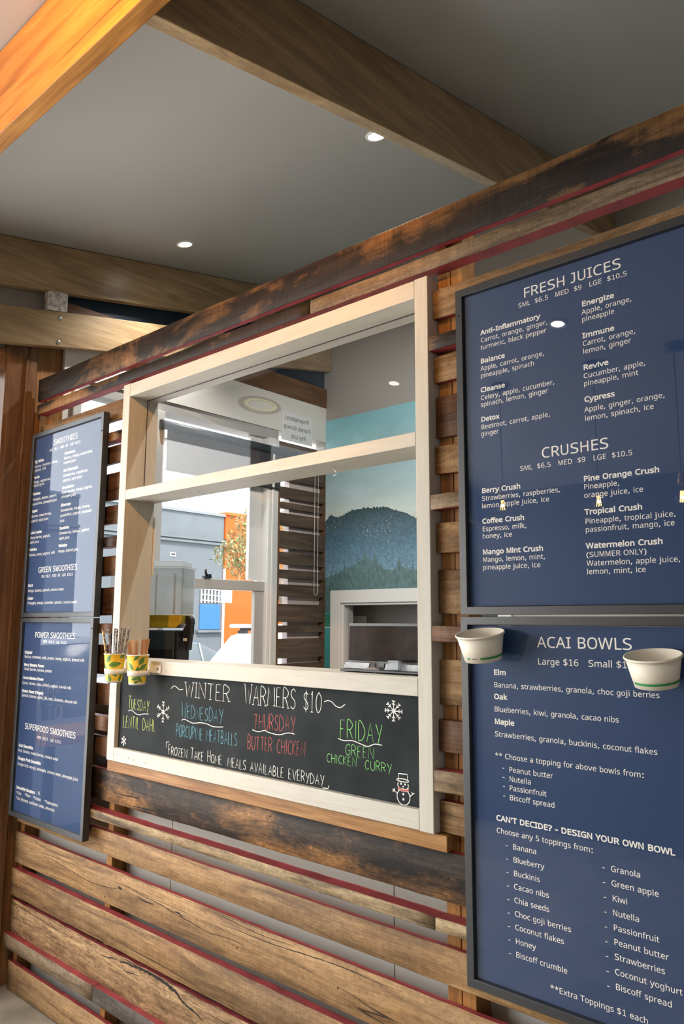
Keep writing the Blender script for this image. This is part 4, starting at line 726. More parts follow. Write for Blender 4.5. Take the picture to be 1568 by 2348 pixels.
# ---------------------------------------------------------------- chalk lettering: one-stroke capitals
ST = {
 'A': ([[(0, 0), (.48, 1), (1, 0)], [(.16, .36), (.84, .36)]], 1), 'B': ([[(0, 0), (0, 1), (.55, .98), (.8, .78), (.5, .56), (.05, .53)], [(.05, .53), (.7, .48), (.95, .25), (.6, .03), (0, 0)]], .9),
 'C': ([[(.95, .85), (.6, 1), (.2, .82), (0, .5), (.15, .15), (.55, 0), (.95, .12)]], .9), 'D': ([[(0, 0), (0, 1), (.5, .93), (.95, .6), (.95, .35), (.55, .05), (0, 0)]], 1),
 'E': ([[(.85, 1), (0, 1), (0, 0), (.9, 0)], [(0, .52), (.7, .52)]], .8), 'F': ([[(.85, 1), (0, 1), (0, 0)], [(0, .52), (.65, .52)]], .8),
 'G': ([[(.95, .85), (.6, 1), (.2, .85), (0, .5), (.15, .15), (.55, 0), (.9, .18), (.95, .45)], [(.55, .45), (.98, .45)]], 1), 'H': ([[(0, 0), (0, 1)], [(1, 0), (1, 1)], [(0, .5), (1, .5)]], .95),
 'I': ([[(.5, 0), (.5, 1)]], .28), 'K': ([[(0, 0), (0, 1)], [(.9, 1), (0, .45), (.95, 0)]], .85), 'L': ([[(0, 1), (0, 0), (.9, 0)]], .75),
 'M': ([[(0, 0), (.08, 1), (.5, .35), (.92, 1), (1, 0)]], 1.2), 'N': ([[(0, 0), (0, 1), (1, 0), (1, 1)]], 1), 'O': ([[(.5, 1), (.12, .8), (0, .45), (.18, .1), (.55, 0), (.9, .22), (1, .55), (.85, .88), (.5, 1)]], 1),
 'P': ([[(0, 0), (0, 1), (.6, .97), (.95, .75), (.6, .5), (0, .46)]], .85), 'R': ([[(0, 0), (0, 1), (.6, .97), (.95, .76), (.6, .53), (.05, .5)], [(.4, .5), (1, 0)]], .9),
 'S': ([[(.9, .86), (.55, 1), (.12, .85), (.2, .6), (.75, .42), (.9, .18), (.5, 0), (.05, .12)]], .85), 'T': ([[(0, 1), (1, 1)], [(.5, 1), (.5, 0)]], 1), 'U': ([[(0, 1), (.02, .35), (.3, 0), (.7, 0), (.97, .35), (1, 1)]], .95),
 'V': ([[(0, 1), (.5, 0), (1, 1)]], 1), 'W': ([[(0, 1), (.25, 0), (.5, .8), (.75, 0), (1, 1)]], 1.3), 'Y': ([[(0, 1), (.5, .45)], [(1, 1), (.35, -.12)]], .95), 'Z': ([[(0, 1), (1, 1), (0, 0), (1, 0)]], .9),
 '$': ([[(.9, .82), (.5, .93), (.1, .78), (.25, .58), (.75, .42), (.9, .2), (.5, .07), (.05, .2)], [(.5, 1.05), (.5, -.05)]], .85), '1': ([[(.1, .82), (.5, 1), (.5, 0)], [(.15, 0), (.9, 0)]], .55), '0': ([[(.5, 1), (.1, .75), (.05, .3), (.4, 0), (.85, .2), (.95, .7), (.5, 1)]], .9), ' ': ([], .75)}
SERIF = {'A': [(0, 0), (1, 0)], 'W': [(0, 1), (1, 1)], 'N': [(0, 0), (1, 1)], 'I': [(.5, 0), (.5, 1)], 'T': [(.5, 0)], 'R': [(0, 0), (1, 0)], 'M': [(0, 0), (1, 0)]}
def flat_build(q, name, par):
    for v in q.bm.verts: v.co.y = 0.018 + (v.co.y - 0.018) * 0.3
    return q.build(name, par)
def strokes(name, par, text, x0, z0, x1, z1, h, m, r=0.0015, serif=False, lean=0.0, seed=1, y=0.0179, small_first=False, P=None):
    rnd = random.Random(seed); gap = .34
    tot = sum(ST[c][1] + gap for c in text) - gap; s = 1.0 / tot; u = 0.0
    P0 = P; P = P or (lambda a, b: (x0 + (x1 - x0) * a + lean * b * h, y, z0 + (z1 - z0) * a + b * h))
    fin = flat_build if not P0 else (lambda a, b, c_: a.build(b, c_)); q = MB()
    for i, c in enumerate(text):
        if c == ' ': fin(q, name, par); q = MB()
        st, w = ST[c]; jz = rnd.uniform(-.03, .03); jh = rnd.uniform(.94, 1.04)
        first = (i == 0 or text[i - 1] == ' ') and small_first
        hh = jh * (1.28 if first else 1.0)
        for k in st:
            pts = [P(u + px * w * s, jz + pz * hh) for px, pz in k]
            if len(k) >= 6: pts = catmull(pts, 5)
            q.tube(pts, r, m, 5)
        if serif and c in SERIF:
            for px, pz in SERIF[c]: q.tube([P(u + (px * w - .2) * s, jz + pz * hh), P(u + (px * w + .2) * s, jz + pz * hh)], r * .8, m, 5)
        u += (w + gap) * s
    fin(q, name, par)
chalk = thing('chalkboard', (-2.04, 0.03, 1.167), 'long chalkboard of winter warmer meals set under the hatch sill', 'chalkboard')
boxo('panel', (-2.799, -1.282, 0.0180, 0.034, 1.167, 1.466), CHALK, chalk)
for nm, m, rows in (
    ('white_lettering', C_WHITE, [("WINTER", -2.363, 1.394, -2.109, 1.395, .056, 1, 0), ("WARMERS", -2.029, 1.395, -1.78, 1.394, .062, 1, 0), ("$10", -1.745, 1.391, -1.666, 1.392, .063, 0, 0), ("FROZEN TAKE HOME", -2.454, 1.176, -2.141, 1.177, .030, 0, 1), ("MEALS AVAILABLE EVERYDAY", -2.109, 1.175, -1.653, 1.174, .031, 0, 0)]),
    ('lime_lettering', C_LIME, [("TUESDAY", -2.735, 1.324, -2.592, 1.322, .040, 0, 1), ("LENTIL DAHL", -2.766, 1.248, -2.545, 1.25, .045, 0, 0)]),
    ('blue_lettering', C_BLUE, [("WEDNESDAY", -2.381, 1.319, -2.142, 1.318, .046, 0, 1), ("PORCUPINE MEATBALLS", -2.41, 1.248, -2.063, 1.248, .042, 0, 0)]),
    ('red_lettering', C_RED, [("THURSDAY", -1.978, 1.314, -1.782, 1.324, .050, 0, 0), ("BUTTER CHICKEN", -2.007, 1.246, -1.736, 1.252, .044, 0, 0)]),
    ('green_lettering', C_GREEN, [("FRIDAY", -1.586, 1.324, -1.425, 1.325, .056, 0, 0), ("GREEN", -1.565, 1.277, -1.456, 1.276, .031, 0, 0), ("CHICKEN", -1.641, 1.247, -1.522, 1.247, .026, 0, 0), ("CURRY", -1.488, 1.245, -1.39, 1.245, .026, 0, 0)])):
    for i, (t_, x0, z0, x1, z1, h, se, sf) in enumerate(rows):
        strokes(nm, chalk, t_, x0, z0, x1, z1, h, m, 0.0015 if h > .05 else 0.00115, bool(se), 0.02, 7 + i, small_first=bool(sf))
q = None; yy = 0.0179
def line(pts, m=C_WHITE, r=0.0015, smooth=True, q_=None):
    p = [(x, yy, z) for x, z in pts]; (q_ or q).tube(catmull(p, 5) if smooth and len(p) > 2 else p, r, m, 5)
for pts in ([(-2.452, 1.418), (-2.433, 1.429), (-2.415, 1.424), (-2.397, 1.417), (-2.377, 1.42)], [(-1.654, 1.425), (-1.639, 1.43), (-1.622, 1.427), (-1.605, 1.416), (-1.586, 1.413), (-1.567, 1.424)],
            [(-2.734, 1.313), (-2.712, 1.318), (-2.68, 1.307), (-2.657, 1.304), (-2.626, 1.31), (-2.59, 1.312)], [(-2.38, 1.307), (-2.36, 1.312), (-2.313, 1.303), (-2.267, 1.308), (-2.229, 1.307), (-2.191, 1.301), (-2.137, 1.305)],
            [(-1.985, 1.31), (-1.956, 1.306), (-1.925, 1.313), (-1.905, 1.309), (-1.856, 1.306), (-1.813, 1.316), (-1.782, 1.315)], [(-1.596, 1.321), (-1.572, 1.317), (-1.536, 1.32), (-1.509, 1.315), (-1.478, 1.31), (-1.452, 1.319), (-1.424, 1.319)]): q = MB(); line(pts, r=0.0016); flat_build(q, 'underline', chalk)
for pts in ([(-2.468, 1.199), (-2.47, 1.219), (-2.453, 1.222)], [(-1.658, 1.168), (-1.635, 1.169), (-1.632, 1.179)]): q = MB(); line(pts, smooth=False); flat_build(q, 'corner_mark', chalk)
def flake(cx, cz, rx, rz, n, lab):
    global q
    q = MB()
    for k in range(n):
        a = math.pi / 2 + k * 2 * math.pi / n; d = Vector((math.cos(a) * rx, math.sin(a) * rz)); c = Vector((cx, cz))
        line([c, c + d])
        for f in (.5, .78):
            for s in (-.75, .75):
                e = Vector((math.cos(a + s) * rx, math.sin(a + s) * rz)) * .26; line([c + d * f, c + d * f + e], r=0.0013)
    for f in (.16,): line([(cx + math.cos(b) * rx * f, cz + math.sin(b) * rz * f) for b in [i * math.pi / 5 for i in range(11)]])
    flat_build(q, 'snowflake_drawing', chalk)
flake(-2.497, 1.328, .044, .040, 6, 'a'); flake(-2.757, 1.194, .018, .019, 6, 'b'); flake(-1.381, 1.419, .033, .030, 8, 'c')
q = MB(); cl = lambda c, rx, rz, a0=0, a1=2 * math.pi: [(c[0] + rx * math.cos(a0 + (a1 - a0) * i / 16), c[1] + rz * math.sin(a0 + (a1 - a0) * i / 16)) for i in range(17)]
line([(-1.364, 1.231), (-1.365, 1.248), (-1.334, 1.250), (-1.333, 1.232)], smooth=False); line(cl((-1.350, 1.2315), .021, .004)); line(cl((-1.349, 1.2185), .0185, .0135, 2.6, 6.8)); line(cl((-1.3475, 1.187), .0225, .0215))
for pts in ([(-1.369, 1.193), (-1.386, 1.204)], [(-1.379, 1.2), (-1.386, 1.197)], [(-1.379, 1.2), (-1.38, 1.206)], [(-1.326, 1.191), (-1.316, 1.199), (-1.319, 1.204)], [(-1.316, 1.199), (-1.310, 1.203)]): line(pts, smooth=False)
for c in ((-1.348, 1.195), (-1.348, 1.181)): line(cl(c, .0022, .0022))
for c in ((-1.356, 1.2215), (-1.342, 1.2215)): line(cl(c, .0016, .0016), r=.0016)
line([(-1.349, 1.217), (-1.351, 1.2135), (-1.347, 1.2135), (-1.349, 1.217)], smooth=False)
flat_build(q, 'snowman_drawing', chalk)
q = MB(); line([(-1.367, 1.209), (-1.349, 1.205), (-1.328, 1.208)], C_RED, .0032); line([(-1.367, 1.2115), (-1.349, 1.208), (-1.328, 1.2115)], C_WHITE, .001); line([(-1.367, 1.206), (-1.349, 1.202), (-1.328, 1.2045)], C_WHITE, .001)
flat_build(q, 'scarf_drawing', chalk)

# ---------------------------------------------------------------- cup rings on the sill, cups, straws, stirrers
YEL = mat('yellow printed paper', (0.78, 0.50, 0.02), 0.5, noise=0.18, nscale=30); LEAF = mat('green leaf print', (0.13, 0.27, 0.045), 0.5, noise=0.4, nscale=60)
LEAFD = mat('dark leaf vein print', (0.015, 0.06, 0.02), 0.5); LEAFL = mat('pale leaf edge print', (0.80, 0.68, 0.16), 0.5); CUPW = mat('white cup board', (0.84, 0.82, 0.76), 0.5)
CY, CZ0, CH, CRB, CRT = -0.054, 1.430, 0.113, 0.0310, 0.0415
def cup_r(z): return CRB + (CRT - CRB) * z / CH
hold = thing('cup_holder', (-2.65, -0.004, 1.472), 'white plastic strip with two rings screwed to the hatch sill', 'cup holder')
boxo('strip', (-2.79, -2.492, -0.0052, -0.0006, 1.474, 1.503), WHITEP, hold, 0.001)
for cx in (-2.735, -2.572):
    z0, z1 = 1.463 - CZ0, 1.484 - CZ0
    q = MB(); q.lathe([(cup_r(z0) + .0008, z0), (cup_r(z0) + .0032, z0), (cup_r(z1) + .0032, z1), (cup_r(z1) + .0008, z1), (cup_r(z0) + .0008, z0)], WHITEP, c=(cx, CY, CZ0), n=40)
    q.box(cx - .012, cx + .012, CY + cup_r(z1) + .0030, -0.0055, 1.464, 1.484, WHITEP); q.build('ring', hold)
q = MB(); q.box(-2.5135, -2.5075, -0.0065, -0.005, 1.4865, 1.4925, BLACKM); q.build('screw', hold)
def leaf(q, cx, th, z, ang, ln, wd):
    """a printed leaf wrapped on the cup wall"""
    def P(a, b, e):
        u = a * math.cos(ang) - b * math.sin(ang); v = a * math.sin(ang) + b * math.cos(ang); zz = z + v
        r = cup_r(zz) + e; t = th + u / cup_r(z); return (cx + r * math.cos(t), CY + r * math.sin(t), CZ0 + zz)
    n = 9
    for m, k, e in ((LEAFL, 1.14, .00025), (LEAF, 1.0, .0004)):
        top = [(ln * (i / n - .5) * k, wd * k * math.sin(math.pi * i / n) ** .8 * (1 - .35 * i / n)) for i in range(n + 1)]
        for i in range(n):
            (a0, b0), (a1, b1) = top[i], top[i + 1]
            for s0, s1 in ((-1, 0), (0, 1)):
                vs = [P(a0, b0 * s0, e), P(a1, b1 * s0, e), P(a1, b1 * s1, e), P(a0, b0 * s1, e)]
                if i in (0, n - 1) and False: continue
                q.face(vs, m)
    for i in range(n):
        a0, a1 = ln * (i / n - .55), ln * ((i + 1) / n - .55)
        q.face([P(a0, -.0006, .0005), P(a1, -.0006, .0005), P(a1, .0006, .0005), P(a0, .0006, .0005)], LEAFD)
def paper_cup(cx, label, leaves):
    t = thing('paper_cup', (cx, CY, CZ0), label, 'cup', 'yellow leaf print cups in the holder')
    q = MB(); q.lathe([(CRB - .002, .004), (CRB, 0), (cup_r(.008), .008), (cup_r(CH - .003), CH - .003), (CRT - .001, CH - .003), (cup_r(.004) - .001, .005), (0, .005)], YEL, c=(cx, CY, CZ0), n=48, mats=[CUPW, CUPW, YEL, CUPW, CUPW, CUPW]); bd = q.build('body', t)
    q = MB(); q.lathe([(CRT - .001, CH - .004), (CRT + .0018, CH - .003), (CRT + .0022, CH - .001), (CRT + .0005, CH + .0005), (CRT - .001, CH - .001), (CRT - .001, CH - .004)], CUPW, c=(cx, CY, CZ0), n=48); q.build('rim', bd)
    q = MB()
    for l in leaves: leaf(q, cx, *l)
    q.build('leaf_print', bd, recalc=False)
    return t
A0 = -0.555
paper_cup(-2.735, 'yellow leaf print paper cup full of marbled straws, nearer the street', [(A0 + .05, .072, .12, .052, .0135), (A0 - .62, .094, 1.0, .034, .011), (A0 + .8, .104, .5, .03, .01), (A0 - .55, .018, 1.9, .03, .009), (A0 + .75, .020, 1.35, .034, .008), (A0 + .1, .030, -.4, .02, .006), (A0 + 1.6, .06, .4, .04, .012), (A0 - 1.3, .06, -.6, .04, .012), (A0 - .75, .005, .1, .012, .003)])
paper_cup(-2.572, 'yellow leaf print paper cup holding wooden stirrers, nearer the chalkboard lettering', [(A0 - .75, .070, -.95, .034, .010), (A0 - .15, .103, .7, .028, .009), (A0 + .35, .092, .95, .038, .012), (A0 + .55, .068, .6, .036, .011), (A0 - .02, .056, 1.5, .03, .010), (A0 - .3, .024, .2, .032, .008), (A0 + .25, .022, -.8, .03, .009), (A0 - .1, .012, .3, .022, .006), (A0 + 1.5, .06, .4, .04, .012), (A0 - 1.5, .05, .4, .04, .012)])
def marble(name, a, b, sc):
    m, nt, p = new_mat(name); tc = nt.nodes.new('ShaderNodeTexCoord'); n = nt.nodes.new('ShaderNodeTexNoise'); n.inputs['Scale'].default_value = sc; n.inputs['Detail'].default_value = 3; n.inputs['Distortion'].default_value = 1.5
    nt.links.new(tc.outputs['Object'], n.inputs['Vector']); r = nt.nodes.new('ShaderNodeValToRGB'); r.color_ramp.elements[0].position = .46; r.color_ramp.elements[1].position = .54
    r.color_ramp.elements[0].color = (*a, 1); r.color_ramp.elements[1].color = (*b, 1); nt.links.new(n.outputs['Fac'], r.inputs['Fac']); nt.links.new(r.outputs['Color'], p.inputs['Base Color']); p.inputs['Roughness'].default_value = .35; return m
MG = marble('gold and black marbled paper', (0.02, 0.018, 0.015), (0.62, 0.47, 0.22), 70); MS = marble('grey marbled paper', (0.08, 0.085, 0.10), (0.42, 0.43, 0.45), 160); MN = marble('navy speckled paper', (0.012, 0.014, 0.03), (0.50, 0.52, 0.55), 210)
RV = Vector((0.848, 0.530, 0.0))                     # sideways, as one faces the cups
def stickline(cx, base, topx, zt, depth=0.0):
    b = Vector((cx, CY, 1.437)) + RV * base + Vector((-.53, .848, 0)) * depth * .5; t_ = Vector((cx, CY, zt)) + RV * topx + Vector((-.53, .848, 0)) * depth
    return b, t_
for base, topx, zt, dp, m, lab in ((-.014, -.053, 1.637, -.008, MG, 'gold and black marbled paper straw leaning furthest towards the street'), (-.008, -.034, 1.640, .004, MS, 'grey marbled straw leaning beside the gold one'), (-.002, -.010, 1.642, .010, MS, 'grey marbled straw standing upright in the middle of the cup'),
                                (.004, .0095, 1.640, -.012, MN, 'navy speckled paper straw nearest the front of the cup'), (.006, .0215, 1.645, .000, MN, 'dark navy straw between the speckled straw and the grey pair'), (.011, .033, 1.644, .010, MS, 'grey marbled straw leaning towards the stirrers'), (.018, .044, 1.640, .024, MS, 'grey marbled straw leaning furthest towards the stirrers')):
    a, b = stickline(-2.735, base, topx, zt, dp); q = MB(); d = (b - a).normalized()
    q.tube([a, b], .0049, m, 14, cap=False); q.tube([b, a], .0044, m, 14, cap=False)
    n1 = d.orthogonal().normalized(); n2 = d.cross(n1)
    for k in range(14):
        t0, t1 = 2 * math.pi * k / 14, 2 * math.pi * (k + 1) / 14; c0 = n1 * math.cos(t0) + n2 * math.sin(t0); c1 = n1 * math.cos(t1) + n2 * math.sin(t1)
        q.face([b + c0 * .0049, b + c1 * .0049, b + c1 * .0044, b + c0 * .0044], m)
    tag(q.build('paper_straw', origin=a), lab, 'straw', 'marbled paper straws in the yellow cup')
for base, topx, zt, dp, tw, lab in ((-.016, -.041, 1.594, -.006, .5, 'birch stirrer leaning furthest towards the straws'), (-.013, -.0315, 1.599, .0, .1, 'birch stirrer standing second beside the straws'), (-.008, -.0205, 1.600, -.004, .05, 'birch stirrer in the middle of the close trio'), (-.003, -.0095, 1.598, .003, -.05, 'birch stirrer at the open side of the trio'),
                                    (.008, .0125, 1.602, .008, .9, 'birch stirrer seen edge on, standing alone'), (.014, .029, 1.603, -.002, .55, 'birch stirrer leaning out in front of the last one'), (.018, .0375, 1.606, .006, .55, 'birch stirrer leaning furthest towards the lettering')):
    a, b = stickline(-2.572, base, topx, zt, dp); q = MB(); up_ = (b - a).normalized(); side = (RV * math.cos(tw) + Vector((-.53, .848, 0)) * math.sin(tw)); side = (side - up_ * side.dot(up_)).normalized(); nrm = up_.cross(side)
    L_ = (b - a).length; hw = .0052; prof = [(-hw, 0), (hw, 0)] + [(hw * math.cos(t), L_ - hw + hw * math.sin(t)) for t in [math.pi * i / 8 for i in range(9)]]
    A_ = [q.bm.verts.new(a + side * u + up_ * v + nrm * .0007) for u, v in prof]; B_ = [q.bm.verts.new(a + side * u + up_ * v - nrm * .0007) for u, v in prof]
    for f in (q.bm.faces.new(A_), q.bm.faces.new(B_[::-1])): f.material_index = q.mi(W['stick'])
    for i in range(len(prof)): f = q.bm.faces.new((A_[i], B_[i], B_[(i + 1) % len(prof)], A_[(i + 1) % len(prof)])); f.material_index = q.mi(W['stick'])
    tag(q.build('wooden_stirrer', origin=a), lab, 'stirrer', 'birch stirrers in the yellow cup')

# ---------------------------------------------------------------- paper bowls fixed to the acai board
BOWLC = mat('cream paper board', (0.80, 0.74, 0.62), 0.55); BGREEN = mat('green band print', (0.03, 0.25, 0.06), 0.5)
def paper_bowl(x, z, label, s, g0, g1, rz=0.0, roll=0.0):
    t = thing('paper_bowl', (x, -0.0715, z), label, 'bowl', 'paper bowls on the acai board'); H, rb, rt_ = .066 * s, .046 * s, .0590 * s
    R_ = lambda h: rb + (rt_ - rb) * h / H
    q = MB(); q.lathe([(0, .006), (rb - .003, .006), (rb - .002, 0), (rb, 0), (rt_, H), (rt_ - .0012, H), (rb - .001, .0075), (0, .0075)], BOWLC, n=56); o = q.build('body', None, origin=(0, 0, 0)); o.parent = t
    q = MB(); q.lathe([(rt_ - .001, H - .003), (rt_ + .002, H - .004), (rt_ + .0032, H - .001), (rt_ + .002, H + .0015), (rt_ - .0008, H + .0012), (rt_ - .001, H - .003)], BOWLC, n=56); o = q.build('rim', None, origin=(0, 0, 0)); o.parent = t
    q = MB(); z0, z1 = .009 * s, .0145 * s; q.lathe([(R_(z0) + .0004, z0), (R_(z1) + .0004, z1)], BGREEN, n=40, a0=g0, a1=g1); o = q.build('green_band', None, origin=(0, 0, 0)); o.parent = t
    q = MB(); q.lathe([(R_(z0) + .0004, z0), (R_(z1) + .0004, z1)], BGREEN, n=4, a0=g0 - .75, a1=g0 - .60); o = q.build('leaf_mark', None, origin=(0, 0, 0)); o.parent = t
    q = MB()
    for k in range(6): q.lathe([(R_(z0) + .0004, z0 + .0012 * s), (R_(z1) + .0004, z1 - .0012 * s)], BLACKI, n=2, a0=g0 - .45 + k * .055, a1=g0 - .425 + k * .055)
    o = q.build('small_print', None, origin=(0, 0, 0)); o.parent = t
    t.rotation_euler = (math.radians(12), math.radians(roll), rz)
    return t
paper_bowl(-1.026, 1.580, 'white paper bowl at the left corner of the acai board, in front of its frame', 1.0, -1.15, 1.2)
paper_bowl(-0.602, 1.541, 'white paper bowl beside the Small $10 price, its green band facing out', 0.97, -2.35, 0.5)

# ---------------------------------------------------------------- inside the kitchen
# printed mountain lake mural
def ramp_mat(name, stops, z0, z1, noise=0.0, nscale=20, streak=(1, 1, 1)):
    m, nt, p = new_mat(name); N = nt.nodes.new; L = nt.links.new
    g = N('ShaderNodeNewGeometry'); s = N('ShaderNodeSeparateXYZ'); L(g.outputs['Position'], s.inputs[0])
    mr = N('ShaderNodeMapRange'); mr.inputs['From Min'].default_value = z0; mr.inputs['From Max'].default_value = z1; L(s.outputs['Z'], mr.inputs['Value'])
    r = N('ShaderNodeValToRGB')
    while len(r.color_ramp.elements) < len(stops): r.color_ramp.elements.new(.5)
    for e, (ps, c) in zip(r.color_ramp.elements, stops): e.position = ps; e.color = (*c, 1)
    L(mr.outputs[0], r.inputs['Fac']); col = r.outputs['Color']
    if noise:
        mp = N('ShaderNodeMapping'); mp.inputs['Scale'].default_value = streak; L(g.outputs['Position'], mp.inputs['Vector'])
        n = N('ShaderNodeTexNoise'); n.inputs['Scale'].default_value = nscale; n.inputs['Detail'].default_value = 6; n.inputs['Roughness'].default_value = .7; L(mp.outputs[0], n.inputs['Vector'])
        r2 = N('ShaderNodeValToRGB'); r2.color_ramp.elements[0].position = .3; r2.color_ramp.elements[1].position = .75
        r2.color_ramp.elements[0].color = (1 - noise, 1 - noise, 1 - noise, 1); r2.color_ramp.elements[1].color = (1 + noise, 1 + noise, 1 + noise, 1); L(n.outputs['Fac'], r2.inputs['Fac'])
        x = N('ShaderNodeMix'); x.data_type = 'RGBA'; x.blend_type = 'MULTIPLY'; x.inputs['Factor'].default_value = 1; L(col, x.inputs[6]); L(r2.outputs['Color'], x.inputs[7]); col = x.outputs[2]
    L(col, p.inputs['Base Color']); p.inputs['Roughness'].default_value = .5; return m
MSKY = ramp_mat('printed mural sky', [(0, (.62, .74, .72)), (.35, (.50, .70, .73)), (1, (.24, .55, .62))], 2.35, 3.12, .10, 3, (1, 1, 3))
MMTN = ramp_mat('printed mural mountain', [(0, (.22, .38, .50)), (.5, (.12, .24, .33)), (1, (.03, .075, .09))], 1.9, 2.44, .45, 60)
MFOR = ramp_mat('printed mural forest', [(0, (.09, .17, .17)), (1, (.12, .22, .22))], 1.75, 2.15, .45, 50, (1, 1, .4))
MGRS = mat('printed mural meadow', (.035, .20, .12), .5, noise=.3, nscale=30); MWAT = ramp_mat('printed mural lake', [(0, (.02, .13, .15)), (1, (.05, .30, .32))], 1.1, 1.64, .2, 30, (1, 1, 6)); MSNOW = mat('printed mural snow', (.45, .60, .66), .5)
mural = thing('wall_mural', (-2.6, 2.178, 1.0), 'printed teal mural of a wooded mountain and lake on the kitchen wall', 'mural')
q = MB(); yb = 2.1795
q.box(-3.679, 0.4, 2.178, yb, 1.8895, 3.118, MSKY)
for b in ((-3.679, -3.616, 2.178, yb, 0.96, 1.906),): q.box(*b, MWAT)
rnd = random.Random(11)
def flat(pts, y, m): q.face([(x, y, z) for x, z in pts], m)
ridge = [(-3.679, 2.376), (-3.63, 2.419), (-3.554, 2.397), (-3.493, 2.416), (-3.412, 2.439), (-3.294, 2.442), (-3.187, 2.431), (-3.119, 2.434), (-3.05, 2.404), (-2.96, 2.379), (-2.883, 2.337), (-2.6, 2.25), (-2.2, 2.30), (-1.7, 2.2), (0.4, 2.1)]
rp = []
for (x0, z0), (x1, z1) in zip(ridge, ridge[1:]):
    k = max(2, int((x1 - x0) / .012))
    for i in range(k): t = i / k; rp.append((x0 + (x1 - x0) * t, z0 + (z1 - z0) * t + (rnd.random() * .016 if i % 2 else 0)))
rp.append(ridge[-1])
for (a, b) in zip(rp, rp[1:]): flat([(a[0], 1.890), (b[0], 1.890), b, a], 2.1774, MMTN)
fl = [(-3.679, 1.98), (-3.572, 2.0), (-3.491, 2.03), (-3.40, 2.06), (-3.306, 2.10), (-3.218, 2.08), (-3.143, 2.02), (-3.07, 2.01), (-3.016, 2.04), (-2.901, 2.0), (-2.4, 2.05), (0.4, 2.0)]
for a, b in zip(fl, fl[1:]): flat([(a[0], 1.890), (b[0], 1.890), b, a], 2.1768, MFOR)
for tx, tz, wd in ((-3.572, 2.035, .03), (-3.491, 2.066, .035), (-3.372, 2.12, .03), (-3.306, 2.160, .04), (-3.262, 2.085, .03), (-3.218, 2.138, .038), (-3.16, 2.06, .03), (-3.10, 2.055, .03), (-3.016, 2.095, .038), (-2.955, 2.055, .03), (-2.905, 2.06, .03), (-3.62, 2.03, .03), (-3.53, 2.03, .025), (-3.43, 2.07, .03), (-2.8, 2.1, .04), (-2.7, 2.06, .04)):
    n = 9
    for i in range(n):
        z1 = tz - i * .016; w0 = wd * (i + .25) / n * .75; w1 = wd * (i + 1.3) / n
        flat([(tx - w1, z1 - .018 + rnd.random() * .004), (tx + w1, z1 - .018 + rnd.random() * .004), (tx + w0, z1), (tx - w0, z1)], 2.1763 - i * 1e-5, MFOR)
flat([(-3.679, 1.64), (-3.617, 1.64), (-3.617, 1.73), (-3.679, 1.72)], 2.1775, MGRS); flat([(-3.679, 1.73), (-3.617, 1.735), (-3.617, 1.906), (-3.679, 1.906)], 2.1775, MFOR); flat([(-3.679, 1.632), (-3.617, 1.632), (-3.617, 1.639), (-3.679, 1.639)], 2.1774, MSNOW)
for k in range(70):
    cx, cz = rnd.choice(((-3.30, 2.31), (-3.24, 2.26), (-3.10, 2.30), (-3.60, 2.36), (-3.64, 2.12), (-3.18, 2.24))); cx += rnd.gauss(0, .05); cz += rnd.gauss(0, .025); s = .001 + rnd.random() * .0025
    if cx > -3.67: flat([(cx - s, cz - s * 1.5), (cx + s, cz - s), (cx + s * .7, cz + s * 1.6), (cx - s * .5, cz + s)], 2.1759, MSNOW)
q.build('print', mural, recalc=False)
# white framed pass-through with its notices
pt = thing('pass_through_frame', (-2.9, 2.17, 0.95), 'white framed pass-through opening in the mural wall', 'frame')
q = MB(); q.box(-3.612, -3.520, 2.162, 2.27, 0.955, 1.889, WHITEF); q.build('stile', pt, bevel=0.003)
q = MB(); q.box(-2.290, -2.204, 2.162, 2.27, 0.955, 1.889, WHITEF); q.build('stile', pt, bevel=0.003)
boxo('head', (-3.519, -2.291, 2.162, 2.27, 1.802, 1.889), WHITEF, pt, 0.003)
boxo('inner_bead', (-3.518, -3.498, 2.175, 2.25, 0.955, 1.801), WHITEF, pt, 0.002)
boxo('inner_bead', (-3.497, -2.291, 2.175, 2.25, 1.786, 1.801), WHITEF, pt, 0.002)
boxo('inner_line', (-3.488, -3.480, 2.20, 2.255, 0.955, 1.78), GREYF, pt)
nt_ = thing('wall_notice', (-3.585, 2.414, 1.45), 'white printed notice taped up inside the pass-through', 'notice')
boxo('sheet', (-3.675, -3.494, 2.4135, 2.4165, 1.44, 1.717), PAPER, nt_)
q = MB()
for k, (a, b) in enumerate(((-3.66, -3.652), (-3.64, -3.60), (-3.66, -3.55), (-3.66, -3.53), (-3.66, -3.56))): q.box(a, b, 2.4125, 2.4134, 1.69 - k * .025, 1.694 - k * .025, BLACKI)
q.build('print', nt_)
# roller blind with its bead chain
rb_ = thing('roller_blind', (-3.65, 1.40, 2.55), 'dark roller blind half drawn at the top of the kitchen window', 'blind')
q = MB(); q.tube([(-3.645, 0.74, 2.806), (-3.645, 2.078, 2.806)], 0.027, mat('dark blind tube', (0.02, 0.03, 0.04), .4), 20); q.build('tube', rb_)
BLIND = mat('dark sunscreen mesh', (0.045, 0.045, 0.05), .8)
nt = BLIND.node_tree; tr = nt.nodes.new('ShaderNodeBsdfTransparent'); mx = nt.nodes.new('ShaderNodeMixShader'); mx.inputs[0].default_value = 0.97
nt.links.new(tr.outputs[0], mx.inputs[1]); nt.links.new(nt.nodes['Principled BSDF'].outputs[0], mx.inputs[2]); nt.links.new(mx.outputs[0], nt.nodes['Material Output'].inputs[0])
boxo('blind_cloth', (-3.6505, -3.6495, 0.79, 1.70, 2.555, 2.780), BLIND, rb_)
boxo('hem_bar', (-3.656, -3.644, 0.79, 1.70, 2.540, 2.554), BLACKM, rb_)
